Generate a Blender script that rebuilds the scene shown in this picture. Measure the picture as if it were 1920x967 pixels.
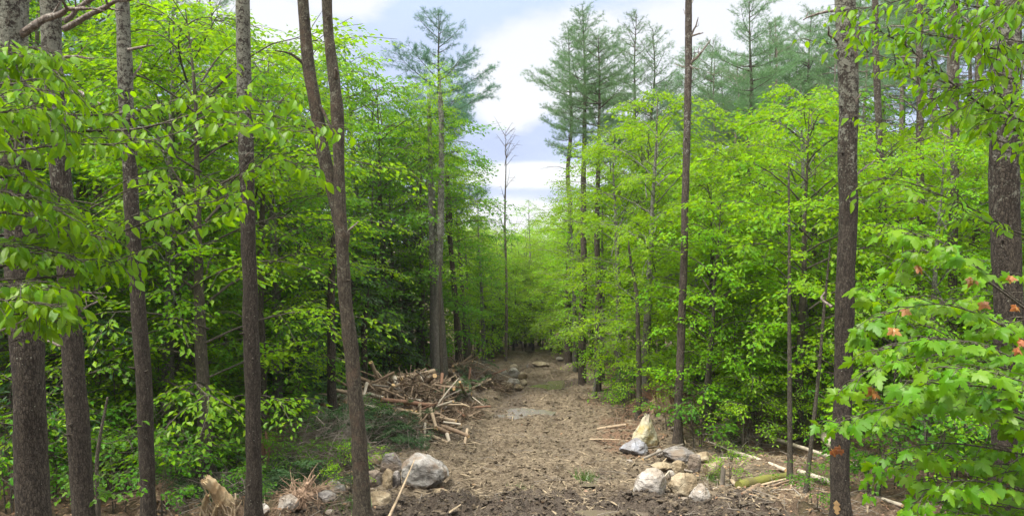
import bpy, bmesh, math, random
import numpy as np

# ------------------------------------------------------------------ camera, world, sun, exposure
SC = bpy.context.scene
for o in list(bpy.data.objects):
    bpy.data.objects.remove(o)
F = 1400.0                      # focal length in pixels of the 1920 px wide photograph
PITCH = math.radians(2.0)
CAMZ = 4.5
cam_d = bpy.data.cameras.new('camera')
cam_d.sensor_width = 36.0
cam_d.lens = F / 1920.0 * 36.0
cam_d.clip_start = 0.05
cam_d.clip_end = 3000.0
cam = bpy.data.objects.new('camera', cam_d)
SC.collection.objects.link(cam)
cam.location = (0, 0, CAMZ)
cam.rotation_euler = (math.radians(90) - PITCH, 0, 0)
SC.camera = cam
SC.view_settings.view_transform = 'Standard'
SC.view_settings.look = 'None'
SC.view_settings.gamma = 1.0
SC.view_settings.use_curve_mapping = False
SC.view_settings.exposure = 0.95
SC.render.engine = 'CYCLES'
SC.cycles.max_bounces = 7
SC.cycles.diffuse_bounces = 2
SC.cycles.glossy_bounces = 2
SC.cycles.transmission_bounces = 4
SC.cycles.use_denoising = True
SC.cycles.caustics_reflective = False
SC.cycles.caustics_refractive = False

SUN_EL, SUN_AZ = math.radians(62), math.radians(232)     # azimuth clockwise from +Y (behind the camera, a little left)


class NT:
    """small node helper"""
    def __init__(self, tree):
        self.t = tree
        tree.nodes.clear()

    def n(self, typ, ins=None, **kw):
        nd = self.t.nodes.new(typ)
        for k, v in kw.items():
            setattr(nd, k, v)
        for k, v in (ins or {}).items():
            s = nd.inputs[k]
            if isinstance(v, bpy.types.NodeSocket):
                self.t.links.new(v, s)
            else:
                s.default_value = v
        return nd

    def math(self, op, a, b=0.0, c=0.0, clamp=False):
        nd = self.n('ShaderNodeMath', {0: a, 1: b, 2: c}, operation=op)
        nd.use_clamp = clamp
        return nd.outputs[0]

    def mix(self, fac, a, b, blend='MIX'):
        nd = self.n('ShaderNodeMix', data_type='RGBA', blend_type=blend)
        for k, v in ((0, fac), (6, a), (7, b)):
            if isinstance(v, bpy.types.NodeSocket):
                self.t.links.new(v, nd.inputs[k])
            else:
                nd.inputs[k].default_value = v if k == 0 else (tuple(v) + (1,))[:4]
        return nd.outputs[2]

    def noise(self, vec, scale, detail=4.0, rough=0.55, out=0):
        ins = {'Scale': scale, 'Detail': detail, 'Roughness': rough}
        if vec is not None:
            ins['Vector'] = vec
        return self.n('ShaderNodeTexNoise', ins).outputs[out]

    def ramp(self, fac, lo, hi, a=0.0, b=1.0, smooth=True):
        nd = self.n('ShaderNodeMapRange', {'Value': fac, 'From Min': lo, 'From Max': hi, 'To Min': a, 'To Max': b})
        nd.interpolation_type = 'SMOOTHSTEP' if smooth else 'LINEAR'
        return nd.outputs[0]

    def mapping(self, vec, scale):
        return self.n('ShaderNodeMapping', {'Vector': vec, 'Scale': scale}).outputs[0]


def build_world():
    w = bpy.data.worlds.new('World')
    SC.world = w
    w.use_nodes = True
    N = NT(w.node_tree)
    tc = N.n('ShaderNodeTexCoord').outputs['Generated']
    sky = N.n('ShaderNodeTexSky', sky_type='NISHITA', sun_disc=False, sun_elevation=SUN_EL, sun_rotation=SUN_AZ,
              air_density=1.0, dust_density=1.5, ozone_density=1.0)
    sep = N.n('ShaderNodeSeparateXYZ', {0: tc})
    x, y, z = sep.outputs[0], sep.outputs[1], sep.outputs[2]
    az = N.math('ARCTAN2', x, y)
    el = N.math('ARCSINE', z)
    # warped coordinates for billowing cloud edges
    nv = N.mapping(tc, (1.0, 1.0, 2.2))
    n1 = N.noise(nv, 3.2, 7.0, 0.58)
    n2 = N.noise(nv, 11.0, 6.0, 0.6)
    warp = N.math('ADD', N.math('MULTIPLY', N.math('SUBTRACT', n1, 0.5), 0.30), N.math('MULTIPLY', N.math('SUBTRACT', n2, 0.5), 0.17))

    def blob(a0, e0, ra, re):
        da = N.math('DIVIDE', N.math('SUBTRACT', az, a0), ra)
        de = N.math('DIVIDE', N.math('SUBTRACT', el, e0), re)
        d = N.math('SQRT', N.math('ADD', N.math('MULTIPLY', da, da), N.math('MULTIPLY', de, de)))
        return N.math('SUBTRACT', 1.0, d)
    cum = None
    for b in ((0.10, 0.215, 0.16, 0.085), (0.30, 0.22, 0.26, 0.12), (-0.24, 0.315, 0.10, 0.06), (-0.36, 0.25, 0.16, 0.08),
              (0.03, 0.075, 0.15, 0.022), (0.01, 0.015, 0.18, 0.035), (0.0, 0.17, 0.06, 0.05)):
        v = blob(*b)
        cum = v if cum is None else N.math('MAXIMUM', cum, v)
    cum = N.math('ADD', cum, N.math('MULTIPLY', warp, 3.8))
    white = N.ramp(cum, 0.0, 0.38)
    grey = N.ramp(n1, 0.35, 0.65)
    # overcast veil in lavender blue, cloud tops white; the dome brightens towards the zenith as an overcast sky does
    veil = N.mix(grey, (0.40, 0.46, 0.67), (0.50, 0.57, 0.76))
    high = N.ramp(el, 0.20, 0.34)
    veil = N.mix(high, veil, (0.50, 0.60, 0.79))
    cl = N.mix(white, veil, (0.72, 0.725, 0.76))
    lift = N.ramp(el, 0.36, 0.95, 0.0, 1.0)
    warm = N.mix(lift, cl, (3.3, 3.2, 3.0))
    back = N.ramp(y, 0.25, -0.5)
    warm = N.mix(N.math('MULTIPLY', back, N.ramp(el, 0.9, 0.45, 0.0, 0.85)), warm, (0.55, 0.56, 0.52))
    cloud10 = N.n('ShaderNodeVectorMath', {0: warm, 1: (SKY_K, SKY_K, SKY_K)}, operation='MULTIPLY').outputs[0]
    col = N.mix(0.88, sky.outputs[0], cloud10)
    bg = N.n('ShaderNodeBackground', {'Color': col, 'Strength': 0.1})
    N.n('ShaderNodeOutputWorld', {'Surface': bg.outputs[0]})


SKY_K = 7.6
build_world()
sd = bpy.data.lights.new('sun', 'SUN')
sd.energy = 3.6
sd.angle = math.radians(11)
sd.color = (1.0, 0.95, 0.86)
sun = bpy.data.objects.new('sun', sd)
SC.collection.objects.link(sun)
sun.location = (0, 0, 60)
sun.rotation_euler = (math.radians(90) - SUN_EL, 0, -SUN_AZ + math.pi)

# ------------------------------------------------------------------ numeric helpers
RNG = np.random.default_rng(7)


def _hash(ix, iy, iz, seed):
    h = (ix.astype(np.int64) * 374761393 + iy.astype(np.int64) * 668265263 + iz.astype(np.int64) * 2147483647 + seed * 974634777)
    h = (h ^ (h >> 13)) * 1274126177
    h = h & 0xFFFFFFFF
    h = (h ^ (h >> 16)) & 0xFFFFFF
    return h / float(0xFFFFFF)


def noise3(p, seed=0):
    p = np.asarray(p, float)
    i = np.floor(p).astype(np.int64)
    f = p - i
    f = f * f * (3 - 2 * f)
    r = 0
    for dx in (0, 1):
        for dy in (0, 1):
            for dz in (0, 1):
                w = (f[..., 0] if dx else 1 - f[..., 0]) * (f[..., 1] if dy else 1 - f[..., 1]) * (f[..., 2] if dz else 1 - f[..., 2])
                r = r + w * _hash(i[..., 0] + dx, i[..., 1] + dy, i[..., 2] + dz, seed)
    return r * 2 - 1


def fbm(p, oct=4, seed=0, gain=0.5):
    p = np.asarray(p, float)
    a, s, r = 1.0, 1.0, 0
    for k in range(oct):
        r = r + a * noise3(p * s + 17.3 * k, seed + k)
        a *= gain
        s *= 2.03
    return r


def fbm2(x, y, oct=4, seed=0, gain=0.5):
    return fbm(np.stack([x, y, np.zeros_like(x)], -1), oct, seed, gain)


def sstep(a, b, x):
    t = np.clip((np.asarray(x, float) - a) / (b - a), 0, 1)
    return t * t * (3 - 2 * t)


def unit(v):
    v = np.asarray(v, float)
    return v / np.maximum(np.linalg.norm(v, axis=-1, keepdims=True), 1e-9)


# ------------------------------------------------------------------ terrain
TRK = np.array([[6, 0.25, 2.3], [12, 0.3, 2.2], [17, 0.25, 2.15], [22, 0.4, 1.95], [28, 0.9, 1.9], [34, 1.2, 1.8], [40, 1.6, 1.6], [46, 2.2, 1.4], [60, 6, 1.4]])


def track(Y):
    return np.interp(Y, TRK[:, 0], TRK[:, 1]), np.interp(Y, TRK[:, 0], TRK[:, 2])


MOUNDS = [(-2.75, 20.6, 1.8, 2.2, 0.75), (-1.9, 26.5, 1.4, 1.6, 0.6), (3.7, 18.2, 1.3, 1.0, 0.75), (-5.0, 17.0, 1.4, 1.3, 0.4)]
POOLS = []          # (X, Y, rx, ry, level)


def base_z(X, Y):
    X = np.asarray(X, float)
    Y = np.asarray(Y, float)
    z = np.where(Y > 11, -0.08 * (Y - 11), 0.0)
    z = np.where(Y > 150, -0.08 * 139, z)
    z = z + 0.10 * sstep(46, 60, Y) * 0
    return z


def ground(X, Y, fine=True):
    X = np.asarray(X, float)
    Y = np.asarray(Y, float)
    z = base_z(X, Y)
    cx, w = track(Y)
    d = np.abs(X - cx + 0.25 * fbm2(Y * 0.5, X * 0.2, 2, 5))
    on = 1 - sstep(w * 0.75, w * 1.35, d)
    z = z + (1 - on) * (0.16 * fbm2(X * 0.35, Y * 0.35, 3, 11) + 0.06)
    for mx, my, rx, ry, h in MOUNDS:
        q = ((X - mx) / rx) ** 2 + ((Y - my) / ry) ** 2
        z = z + h * np.exp(-1.2 * q) * (1 + 0.2 * fbm2(X * 1.3, Y * 1.3, 3, 23))
    if fine:
        wob = .18 * fbm2(Y * .45, X * 0, 2, 88)
        rut = np.exp(-((np.abs(X - cx + wob) - .95) / 0.30) ** 2)
        z = z - 0.12 * rut * on + .05 * np.exp(-((np.abs(X - cx + wob) - 1.45) / 0.18) ** 2) * on
        lumps = fbm2(X * 1.1, Y * 2.0, 4, 31)
        small = fbm2(X * 4.2, Y * 6.5, 4, 41, 0.6)
        bars = np.abs(noise3(np.stack([X * 0.55, Y * 4.6 + 0.5 * fbm2(X, Y, 2, 3), X * 0], -1), 77))
        near = 1 - sstep(12.4, 14.0, Y + .10 * np.abs(X - .5))
        crack = np.abs(fbm2(X * 2.4 + 3, Y * 4.2, 4, 61, .62))
        pit = np.maximum(0, fbm2(X * 5.5, Y * 8.0, 3, 71, .6) - .35)
        z = z + on * (0.09 * lumps + 0.07 * small - 0.085 * (bars - 0.3) + .09 * np.minimum(crack, .5) - .12 * pit) + (1 - on) * (0.06 * small - .06 * pit)
        # churned dark mud across the near end of the track
        z = z + near * (0.20 * np.abs(fbm2(X * 2.6, Y * 2.6, 5, 53, 0.6)) - 0.08)
        for px, py, rx, ry, lev in POOLS:
            q = ((X - px) / (rx * 1.25)) ** 2 + ((Y - py) / (ry * 1.25)) ** 2
            k = np.exp(-q * 1.2)
            k = np.minimum(1, k * 1.5)
            z = z * (1 - k) + (lev - 0.06 + 0.028 * small + 0.03 * lumps) * k
    return z


def ray(px, py):
    x = (px - 960.0) / F
    yu = -(py - 483.5) / F
    c, s = math.cos(PITCH), math.sin(PITCH)
    return np.array([x, c + yu * s, -s + yu * c])


def at(px, py, Y):
    """world point seen at pixel (px, py) of the photograph at distance Y along the view"""
    d = ray(px, py)
    return np.array([0, 0, CAMZ]) + d * (Y / d[1])


def on_ground(px, py):
    d = ray(px, py)
    lo = 2.0
    prev = lo
    for t in np.arange(5, 160, 0.1):
        p = d * t
        if CAMZ + p[2] < float(ground(np.array(p[0]), np.array(p[1]), False)):
            return np.array([p[0], p[1], CAMZ + p[2]])
    return np.array([0, 0, CAMZ]) + d * 160


def gz(X, Y):
    return float(ground(np.array(float(X)), np.array(float(Y))))


for px, py, rx, ry in ((985, 771, 0.75, 0.55), (950, 778, 0.45, 0.3), (1068, 718, 0.95, 0.7), (1020, 724, 0.6, 0.5), (1150, 963, 0.55, 0.16), (1108, 906, 0.16, 0.07)):
    p = on_ground(px, py)
    POOLS.append((p[0], p[1], rx, ry, float(base_z(p[0], p[1])) - 0.02))

# ------------------------------------------------------------------ mesh builder
COL = SC.collection


class MB:
    def __init__(self):
        self.v, self.f, self.m, self.t, self.n = [], [], [], [], 0

    def add(self, v, faces, mat=0, tint=None):
        """faces: list of (k, m) int arrays of equal-size polygons"""
        v = np.asarray(v, float).reshape(-1, 3)
        for fa in faces:
            fa = np.asarray(fa, np.int64)
            if len(fa):
                self.f.append(fa + self.n)
                self.m.append(np.full(len(fa), mat, np.int32))
        self.v.append(v)
        if tint is None:
            tint = np.full((len(v), 3), 0.5)
        self.t.append(np.broadcast_to(np.asarray(tint, float), (len(v), 3)))
        self.n += len(v)

    def mesh(self, name, mats, smooth=False):
        me = bpy.data.meshes.new(name)
        v = np.concatenate(self.v)
        loops = np.concatenate([f.ravel() for f in self.f])
        sizes = np.concatenate([np.full(len(f), f.shape[1]) for f in self.f])
        me.vertices.add(len(v))
        me.vertices.foreach_set('co', v.astype(np.float32).ravel())
        me.loops.add(len(loops))
        me.loops.foreach_set('vertex_index', loops.astype(np.int32))
        me.polygons.add(len(sizes))
        st = np.concatenate([[0], np.cumsum(sizes)[:-1]])
        me.polygons.foreach_set('loop_start', st.astype(np.int32))
        me.polygons.foreach_set('material_index', np.concatenate(self.m))
        me.polygons.foreach_set('use_smooth', np.full(len(sizes), bool(smooth)))
        a = me.attributes.new('tint', 'FLOAT_COLOR', 'POINT')
        tt = np.concatenate([np.concatenate(self.t), np.ones((len(v), 1))], 1)
        a.data.foreach_set('color', tt.astype(np.float32).ravel())
        for m in (mats if isinstance(mats, (list, tuple)) else [mats]):
            me.materials.append(m)
        me.update(calc_edges=True)
        return me


def resample(P, n):
    P = np.asarray(P, float)
    if len(P) == 2:
        t = np.linspace(0, 1, n)[:, None]
        return P[0] * (1 - t) + P[1] * t
    s = np.linspace(0, len(P) - 1, n)
    i = np.clip(s.astype(int), 0, len(P) - 2)
    f = (s - i)[:, None]
    Q = np.vstack([2 * P[0] - P[1], P, 2 * P[-1] - P[-2]])
    p0, p1, p2, p3 = Q[i], Q[i + 1], Q[i + 2], Q[i + 3]
    return 0.5 * (2 * p1 + (p2 - p0) * f + (2 * p0 - 5 * p1 + 4 * p2 - p3) * f ** 2 + (3 * p1 - p0 - 3 * p2 + p3) * f ** 3)


def tube(mb, P, R, seg=8, rings=None, rough=0.0, freq=(9, 9, 3), seed=0, mat=0, tint=None, cap=True, capmat=None, jag=0.0):
    """a tapered, curved tube along the points P with radii R"""
    P = np.asarray(P, float).reshape(-1, P.shape[-1] if hasattr(P, 'shape') else 3)
    R = np.asarray(R, float)
    n = rings or max(2, len(P))
    C = resample(P, n) if n != len(P) or len(P) > 2 else P
    R = np.interp(np.linspace(0, 1, n), np.linspace(0, 1, len(R)), R)
    T = unit(np.gradient(C, axis=0))
    a = np.array([1.0, 0, 0]) if abs(T[0][0]) < 0.8 else np.array([0, 1.0, 0])
    U = np.zeros_like(T)
    u = unit(a - T[0] * np.dot(a, T[0]))
    for k in range(n):
        u = unit(u - T[k] * np.dot(u, T[k]))
        U[k] = u
    W = np.cross(T, U)
    th = np.linspace(0, 2 * np.pi, seg, endpoint=False)
    D = U[:, None] * np.cos(th)[None, :, None] + W[:, None] * np.sin(th)[None, :, None]
    r = np.broadcast_to(R[:, None], (n, seg)).copy()
    if rough:
        q = C[:, None] + D * R[:, None, None]
        r = r * (1 + rough * fbm(q * np.array(freq), 3, seed, 0.55))
    V = C[:, None] + D * r[..., None]
    if jag:
        V[-1] += T[-1] * (jag * (RNG.random((seg, 1)) ** 1.5))
    i = np.arange(n - 1)[:, None] * seg
    j = np.arange(seg)[None]
    q = np.stack([i + j, i + (j + 1) % seg, i + seg + (j + 1) % seg, i + seg + j], -1).reshape(-1, 4)
    tv = None if tint is None else tint
    mb.add(V.reshape(-1, 3), [q], mat, tv)
    if cap:
        for e, fl in ((0, True), (n - 1, False)):
            ring = V[e]
            c = ring.mean(0) - (T[e] * jag * 0.3 if e else 0)
            idx = np.arange(seg)
            tri = np.stack([np.full(seg, seg), (idx + 1) % seg, idx] if fl else [np.full(seg, seg), idx, (idx + 1) % seg], -1)
            mb.add(np.vstack([ring, c]), [tri], mat if capmat is None else capmat, tv)


# leaf templates: (verts, list of faces)
def lf_ovate():
    return np.array([[0, 0, 0], [.42, .27, .07], [1, 0, -.08], [.42, -.27, .07]], float), [[(0, 1, 2), (0, 2, 3)]]


def lf_lobed():
    v = np.array([[0, 0, 0], [.18, .46, .02], [.42, .17, .05], [.62, .30, .0], [1, 0, -.12], [.62, -.30, .0], [.42, -.17, .05], [.18, -.46, .02]], float)
    return v, [[(0, 2, 1), (2, 4, 3), (0, 4, 2), (0, 6, 4), (6, 5, 4), (0, 7, 6)]]


def lf_beech():
    xs = np.array([0, .12, .3, .5, .7, .87, 1.0])
    ws = np.array([0, .13, .235, .26, .205, .1, 0])
    zc = -0.28 * xs ** 2
    v = [(x, 0, z) for x, z in zip(xs, zc)]
    v += [(x, w, z + .28 * w) for x, w, z in zip(xs[1:-1], ws[1:-1], zc[1:-1])]
    v += [(x, -w, z + .28 * w) for x, w, z in zip(xs[1:-1], ws[1:-1], zc[1:-1])]
    t, q = [], []
    for s, o in ((0, 7), (1, 12)):
        def fl(*a):
            return a if s == 0 else a[::-1]
        t.append(fl(0, 1, o))
        for k in range(4):
            q.append(fl(1 + k, 2 + k, o + k + 1, o + k))
        t.append(fl(5, 6, o + 4))
    return np.array(v), [t, q]


def lf_maple():
    h = [(0, 0), (-.10, .13), (-.13, .36), (.02, .30), (.10, .44), (.34, .60), (.33, .45), (.44, .45), (.36, .21), (.60, .27), (.62, .17), (.80, .16), (1.0, 0)]
    out = h + [(x, -y) for x, y in h[-2:0:-1]]
    v = [(.24, 0, .05)] + [(x, y, -.22 * x * abs(x) - .42 * y * y) for x, y in out]
    n = len(out)
    return np.array(v, float), [[(0, 1 + (k + 1) % n, 1 + k) for k in range(n)]]


def lf_needle():
    return np.array([[0, .045, 0], [1, 0, 0], [0, -.045, 0]], float), [[(0, 1, 2)]]


def lf_spraylet():
    return np.array([[0, .02, 0], [.35, .13, -.02], [1, 0, -.1], [.4, -.12, -.02], [0, -.02, 0]], float), [[(0, 4, 3), (0, 3, 1), (1, 3, 2)]]


def leaves(mb, tpl, pos, dirv, up, size, tint, mat=0, wid=None, curl=None):
    """copies of a leaf template: x axis along dirv, z axis near up"""
    v, faces = tpl
    X = unit(dirv)
    Y = unit(np.cross(up, X))
    Z = np.cross(X, Y)
    n, k = len(pos), len(v)
    size = np.broadcast_to(size, (n,))
    wy = size if wid is None else size * wid
    V = pos[:, None] + (X[:, None] * (v[None, :, 0, None] * size[:, None, None]) + Y[:, None] * (v[None, :, 1, None] * wy[:, None, None]) + Z[:, None] * (v[None, :, 2, None] * (size if curl is None else size * curl)[:, None, None]))
    fs = [(np.asarray(fa)[None] + (np.arange(n) * k)[:, None, None]).reshape(-1, len(fa[0])) for fa in faces]
    mb.add(V.reshape(-1, 3), fs, mat, np.repeat(tint, k, 0))


def tint_of(rng, n, base=0.5, spread=0.5):
    return np.clip(np.stack([base + spread * (rng.random(n) - 0.5), rng.random(n), rng.random(n)], -1), 0, 1)


# ------------------------------------------------------------------ materials
def mat(name):
    m = bpy.data.materials.new(name)
    m.use_nodes = True
    return m, NT(m.node_tree)


def leaf_mat(name, c_dark, c_pale, trans, tr_fac=0.45, gloss=0.05, rough=0.45, var=0.25):
    m, N = mat(name)
    at_ = N.n('ShaderNodeAttribute', attribute_name='tint')
    s = N.n('ShaderNodeSeparateColor', {0: at_.outputs['Color']})
    rnd = N.n('ShaderNodeObjectInfo').outputs['Random']
    f = N.math('ADD', s.outputs[0], N.math('MULTIPLY', N.math('SUBTRACT', rnd, 0.5), 0.55), clamp=True)
    col = N.mix(f, c_dark, c_pale)  # pigment varies at random from leaf to leaf and tree to tree
    hsv = N.n('ShaderNodeHueSaturation', {'Hue': N.math('ADD', 0.5, N.math('MULTIPLY', N.math('SUBTRACT', N.math('ADD', s.outputs[1], rnd), 1.0), 0.036)),
                                          'Saturation': 1.0, 'Value': N.math('ADD', 1.0 - var / 2, N.math('MULTIPLY', s.outputs[2], var)), 'Color': col})
    tcol = N.mix(f, [c * .75 for c in trans], trans)
    d = N.n('ShaderNodeBsdfDiffuse', {'Color': hsv.outputs[0]})
    t = N.n('ShaderNodeBsdfTranslucent', {'Color': tcol})
    mx = N.n('ShaderNodeMixShader', {0: tr_fac, 1: d.outputs[0], 2: t.outputs[0]})
    g = N.n('ShaderNodeBsdfGlossy', {'Color': (1, 1, 1, 1), 'Roughness': rough})
    mx2 = N.n('ShaderNodeMixShader', {0: gloss, 1: mx.outputs[0], 2: g.outputs[0]})
    N.n('ShaderNodeOutputMaterial', {'Surface': mx2.outputs[0]})
    return m


LEAF = {}
LEAF['maple'] = leaf_mat('maple_leaf', (.075, .175, .004), (.185, .355, .004), (.36, .62, .004), gloss=.012)
LEAF['beech'] = leaf_mat('beech_leaf', (.07, .17, .005), (.18, .345, .005), (.35, .60, .005), gloss=.012)
LEAF['deep'] = leaf_mat('deep_leaf', (.036, .115, .008), (.09, .22, .008), (.18, .40, .010), gloss=.012)
LEAF['far'] = leaf_mat('paled_far_leaf', (.14, .26, .04), (.27, .44, .05), (.45, .68, .05), gloss=.012)  # paler green; haze and brighter light of the distance put into the colour
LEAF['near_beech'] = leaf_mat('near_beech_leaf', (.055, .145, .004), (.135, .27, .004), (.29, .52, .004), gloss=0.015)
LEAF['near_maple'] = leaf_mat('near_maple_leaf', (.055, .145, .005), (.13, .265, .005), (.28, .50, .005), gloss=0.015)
LEAF['new'] = leaf_mat('new_leaf', (.40, .13, .04), (.50, .27, .05), (.55, .22, .05))
LEAF['pine'] = leaf_mat('pine_needles', (.07, .16, .07), (.15, .29, .12), (.18, .32, .09), tr_fac=0.25, gloss=.03)
LEAF['bluepine'] = leaf_mat('blue_pine_needles', (.045, .14, .085), (.10, .24, .13), (.10, .22, .09), tr_fac=0.25, gloss=.03)
LEAF['hemlock'] = leaf_mat('hemlock_needles', (.025, .07, .022), (.06, .13, .035), (.07, .15, .03), tr_fac=0.25, gloss=.03)
LEAF['brush'] = leaf_mat('cut_bough_needles', (.03, .065, .025), (.06, .11, .04), (.07, .12, .03), tr_fac=0.2, gloss=.012)
LEAF['grass'] = leaf_mat('grass_blade', (.05, .13, .03), (.12, .22, .05), (.2, .35, .05), tr_fac=0.35)
LEAF['litter'] = leaf_mat('dry_leaf', (.17, .105, .06), (.36, .25, .15), (.2, .12, .06), tr_fac=0.1, gloss=.012)


def bark_mat(name, base, dark, lichen, lich_lo=0.55, lich_z=(2.0, 7.0), scale=1.0, bump=0.6, red=None):
    m, N = mat(name)
    tc = N.n('ShaderNodeTexCoord').outputs['Object']
    rnd = N.n('ShaderNodeObjectInfo').outputs['Random']
    off = N.n('ShaderNodeVectorMath', {0: tc, 1: N.n('ShaderNodeCombineXYZ', {0: rnd, 1: rnd, 2: N.math('MULTIPLY', rnd, 13.0)}).outputs[0]}, operation='ADD').outputs[0]
    v1 = N.n('ShaderNodeTexVoronoi', {'Vector': N.mapping(off, (1, 1, .38)), 'Scale': 42 * scale}, feature='DISTANCE_TO_EDGE').outputs['Distance']
    n1 = N.noise(N.mapping(off, (1, 1, .3)), 30 * scale, 6, .65)
    n2 = N.noise(off, 9 * scale, 6, .65)
    n3 = N.noise(off, 34 * scale, 4, .7)
    crack = N.ramp(N.math('ADD', v1, N.math('MULTIPLY', N.math('SUBTRACT', n1, .5), .12)), 0.0, 0.16)
    c = N.mix(N.math('MULTIPLY', N.ramp(n1, .3, .7), crack), dark, base)
    if red is not None:
        c = N.mix(N.ramp(N.noise(off, 3.3, 4, .6), .5, .66, 0, .45), c, red)
    z = N.n('ShaderNodeSeparateXYZ', {0: tc}).outputs[2]
    zr = N.ramp(z, lich_z[0], lich_z[1], -.16, .035)
    lm = N.ramp(N.math('ADD', N.math('ADD', N.math('MULTIPLY', n2, .55), N.math('MULTIPLY', n3, .45)), zr), lich_lo - .05, lich_lo + .05)
    c = N.mix(N.math('MULTIPLY', lm, .7), c, lichen)
    spots = N.ramp(N.n('ShaderNodeTexVoronoi', {'Vector': off, 'Scale': 16 * scale}).outputs['Distance'], .10, .16, 1, 0)
    c = N.mix(N.math('MULTIPLY', spots, N.ramp(n2, .5, .6, 0, .8)), c, [min(1, l * 1.1) for l in lichen])
    hgt = N.math('ADD', N.math('MULTIPLY', crack, .6), N.math('MULTIPLY', n1, .6))
    b = N.n('ShaderNodeBump', {'Strength': bump, 'Distance': .02, 'Height': hgt})
    p = N.n('ShaderNodeBsdfPrincipled', {'Base Color': c, 'Roughness': .9, 'Normal': b.outputs[0]})
    p.inputs['Specular IOR Level'].default_value = .2
    N.n('ShaderNodeOutputMaterial', {'Surface': p.outputs[0]})
    return m


BARK = {
    'spruce': bark_mat('spruce_bark', (.084, .070, .054), (.020, .016, .013), (.23, .235, .19), .515, (2.5, 7.5), 1.25),
    'maple': bark_mat('maple_bark', (.102, .087, .063), (.032, .026, .020), (.17, .17, .13), .60, (0, 5), 1.1, red=(.10, .064, .044)),
    'pine': bark_mat('pine_bark', (.125, .10, .08), (.04, .032, .027), (.27, .27, .24), .60, (2, 8)),
    'grey': bark_mat('grey_bark', (.19, .18, .155), (.08, .073, .063), (.30, .31, .27), .56, (0, 6)),
    'thin': bark_mat('sapling_bark', (.12, .105, .08), (.05, .043, .034), (.3, .3, .25), .62, (0, 6)),
    'dead': bark_mat('dead_bark', (.26, .22, .19), (.11, .09, .075), (.4, .38, .34), .6, (0, 5)),
}


def wood_mat(name, a, b, dark, scale=1.0, stain=.5, rough=.85):
    m, N = mat(name)
    tc = N.n('ShaderNodeTexCoord').outputs['Object']
    rnd = N.n('ShaderNodeObjectInfo').outputs['Random']
    off = N.n('ShaderNodeVectorMath', {0: tc, 1: N.n('ShaderNodeCombineXYZ', {0: N.math('MULTIPLY', rnd, 40.), 1: rnd, 2: N.math('MULTIPLY', rnd, 13.0)}).outputs[0]}, operation='ADD').outputs[0]
    n1 = N.noise(off, 22 * scale, 6, .7)
    n2 = N.noise(off, 4.5 * scale, 4, .6)
    at_ = N.n('ShaderNodeSeparateColor', {0: N.n('ShaderNodeAttribute', attribute_name='tint').outputs['Color']})
    c = N.mix(N.math('ADD', N.math('MULTIPLY', N.ramp(n1, .3, .7), .6), N.math('MULTIPLY', rnd, .4)), a, b)
    c = N.mix(N.math('MULTIPLY', N.ramp(n2, .45, .65), stain), c, dark)
    c = N.mix(N.math('MULTIPLY', at_.outputs[1], .35), c, dark)
    bm = N.n('ShaderNodeBump', {'Strength': .5, 'Distance': .015, 'Height': n1})
    p = N.n('ShaderNodeBsdfPrincipled', {'Base Color': c, 'Roughness': rough, 'Normal': bm.outputs[0]})
    p.inputs['Specular IOR Level'].default_value = .25
    N.n('ShaderNodeOutputMaterial', {'Surface': p.outputs[0]})
    return m


WOOD = {
    'log': wood_mat('weathered_log', (.30, .225, .15), (.44, .345, .24), (.14, .10, .07)),
    'brown': wood_mat('brown_log', (.17, .115, .075), (.28, .20, .135), (.07, .05, .035)),
    'fresh': wood_mat('fresh_wood', (.46, .31, .15), (.56, .41, .23), (.34, .17, .06), stain=.35),
    'pale': wood_mat('pale_bare_wood', (.40, .35, .28), (.50, .45, .37), (.32, .26, .20), stain=.5),
    'rot': wood_mat('rotten_wood', (.16, .085, .055), (.30, .17, .11), (.06, .035, .025), stain=.6),
    'twig': wood_mat('grey_twig', (.17, .145, .12), (.30, .265, .225), (.09, .075, .06)),
    'dry': wood_mat('dry_wood_chip', (.30, .225, .145), (.50, .40, .27), (.14, .10, .07), stain=.5),
    'chip': wood_mat('wood_chip', (.20, .155, .10), (.38, .31, .21), (.09, .065, .045), stain=.6),
    'shred': wood_mat('shredded_wood', (.13, .09, .06), (.30, .225, .155), (.06, .042, .03), stain=.5),
    'blaze': wood_mat('blaze_wood', (.26, .17, .08), (.48, .33, .14), (.14, .08, .04), scale=1.4, stain=.6),
    'root': wood_mat('root_fibre', (.24, .16, .105), (.42, .30, .21), (.11, .07, .05)),
    'moss': wood_mat('mossy_wood', (.10, .12, .02), (.17, .17, .035), (.09, .07, .04), stain=.6),
    'gold': wood_mat('honey_wood', (.36, .27, .155), (.54, .44, .285), (.24, .14, .06), scale=1.2, stain=.6),
}


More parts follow.
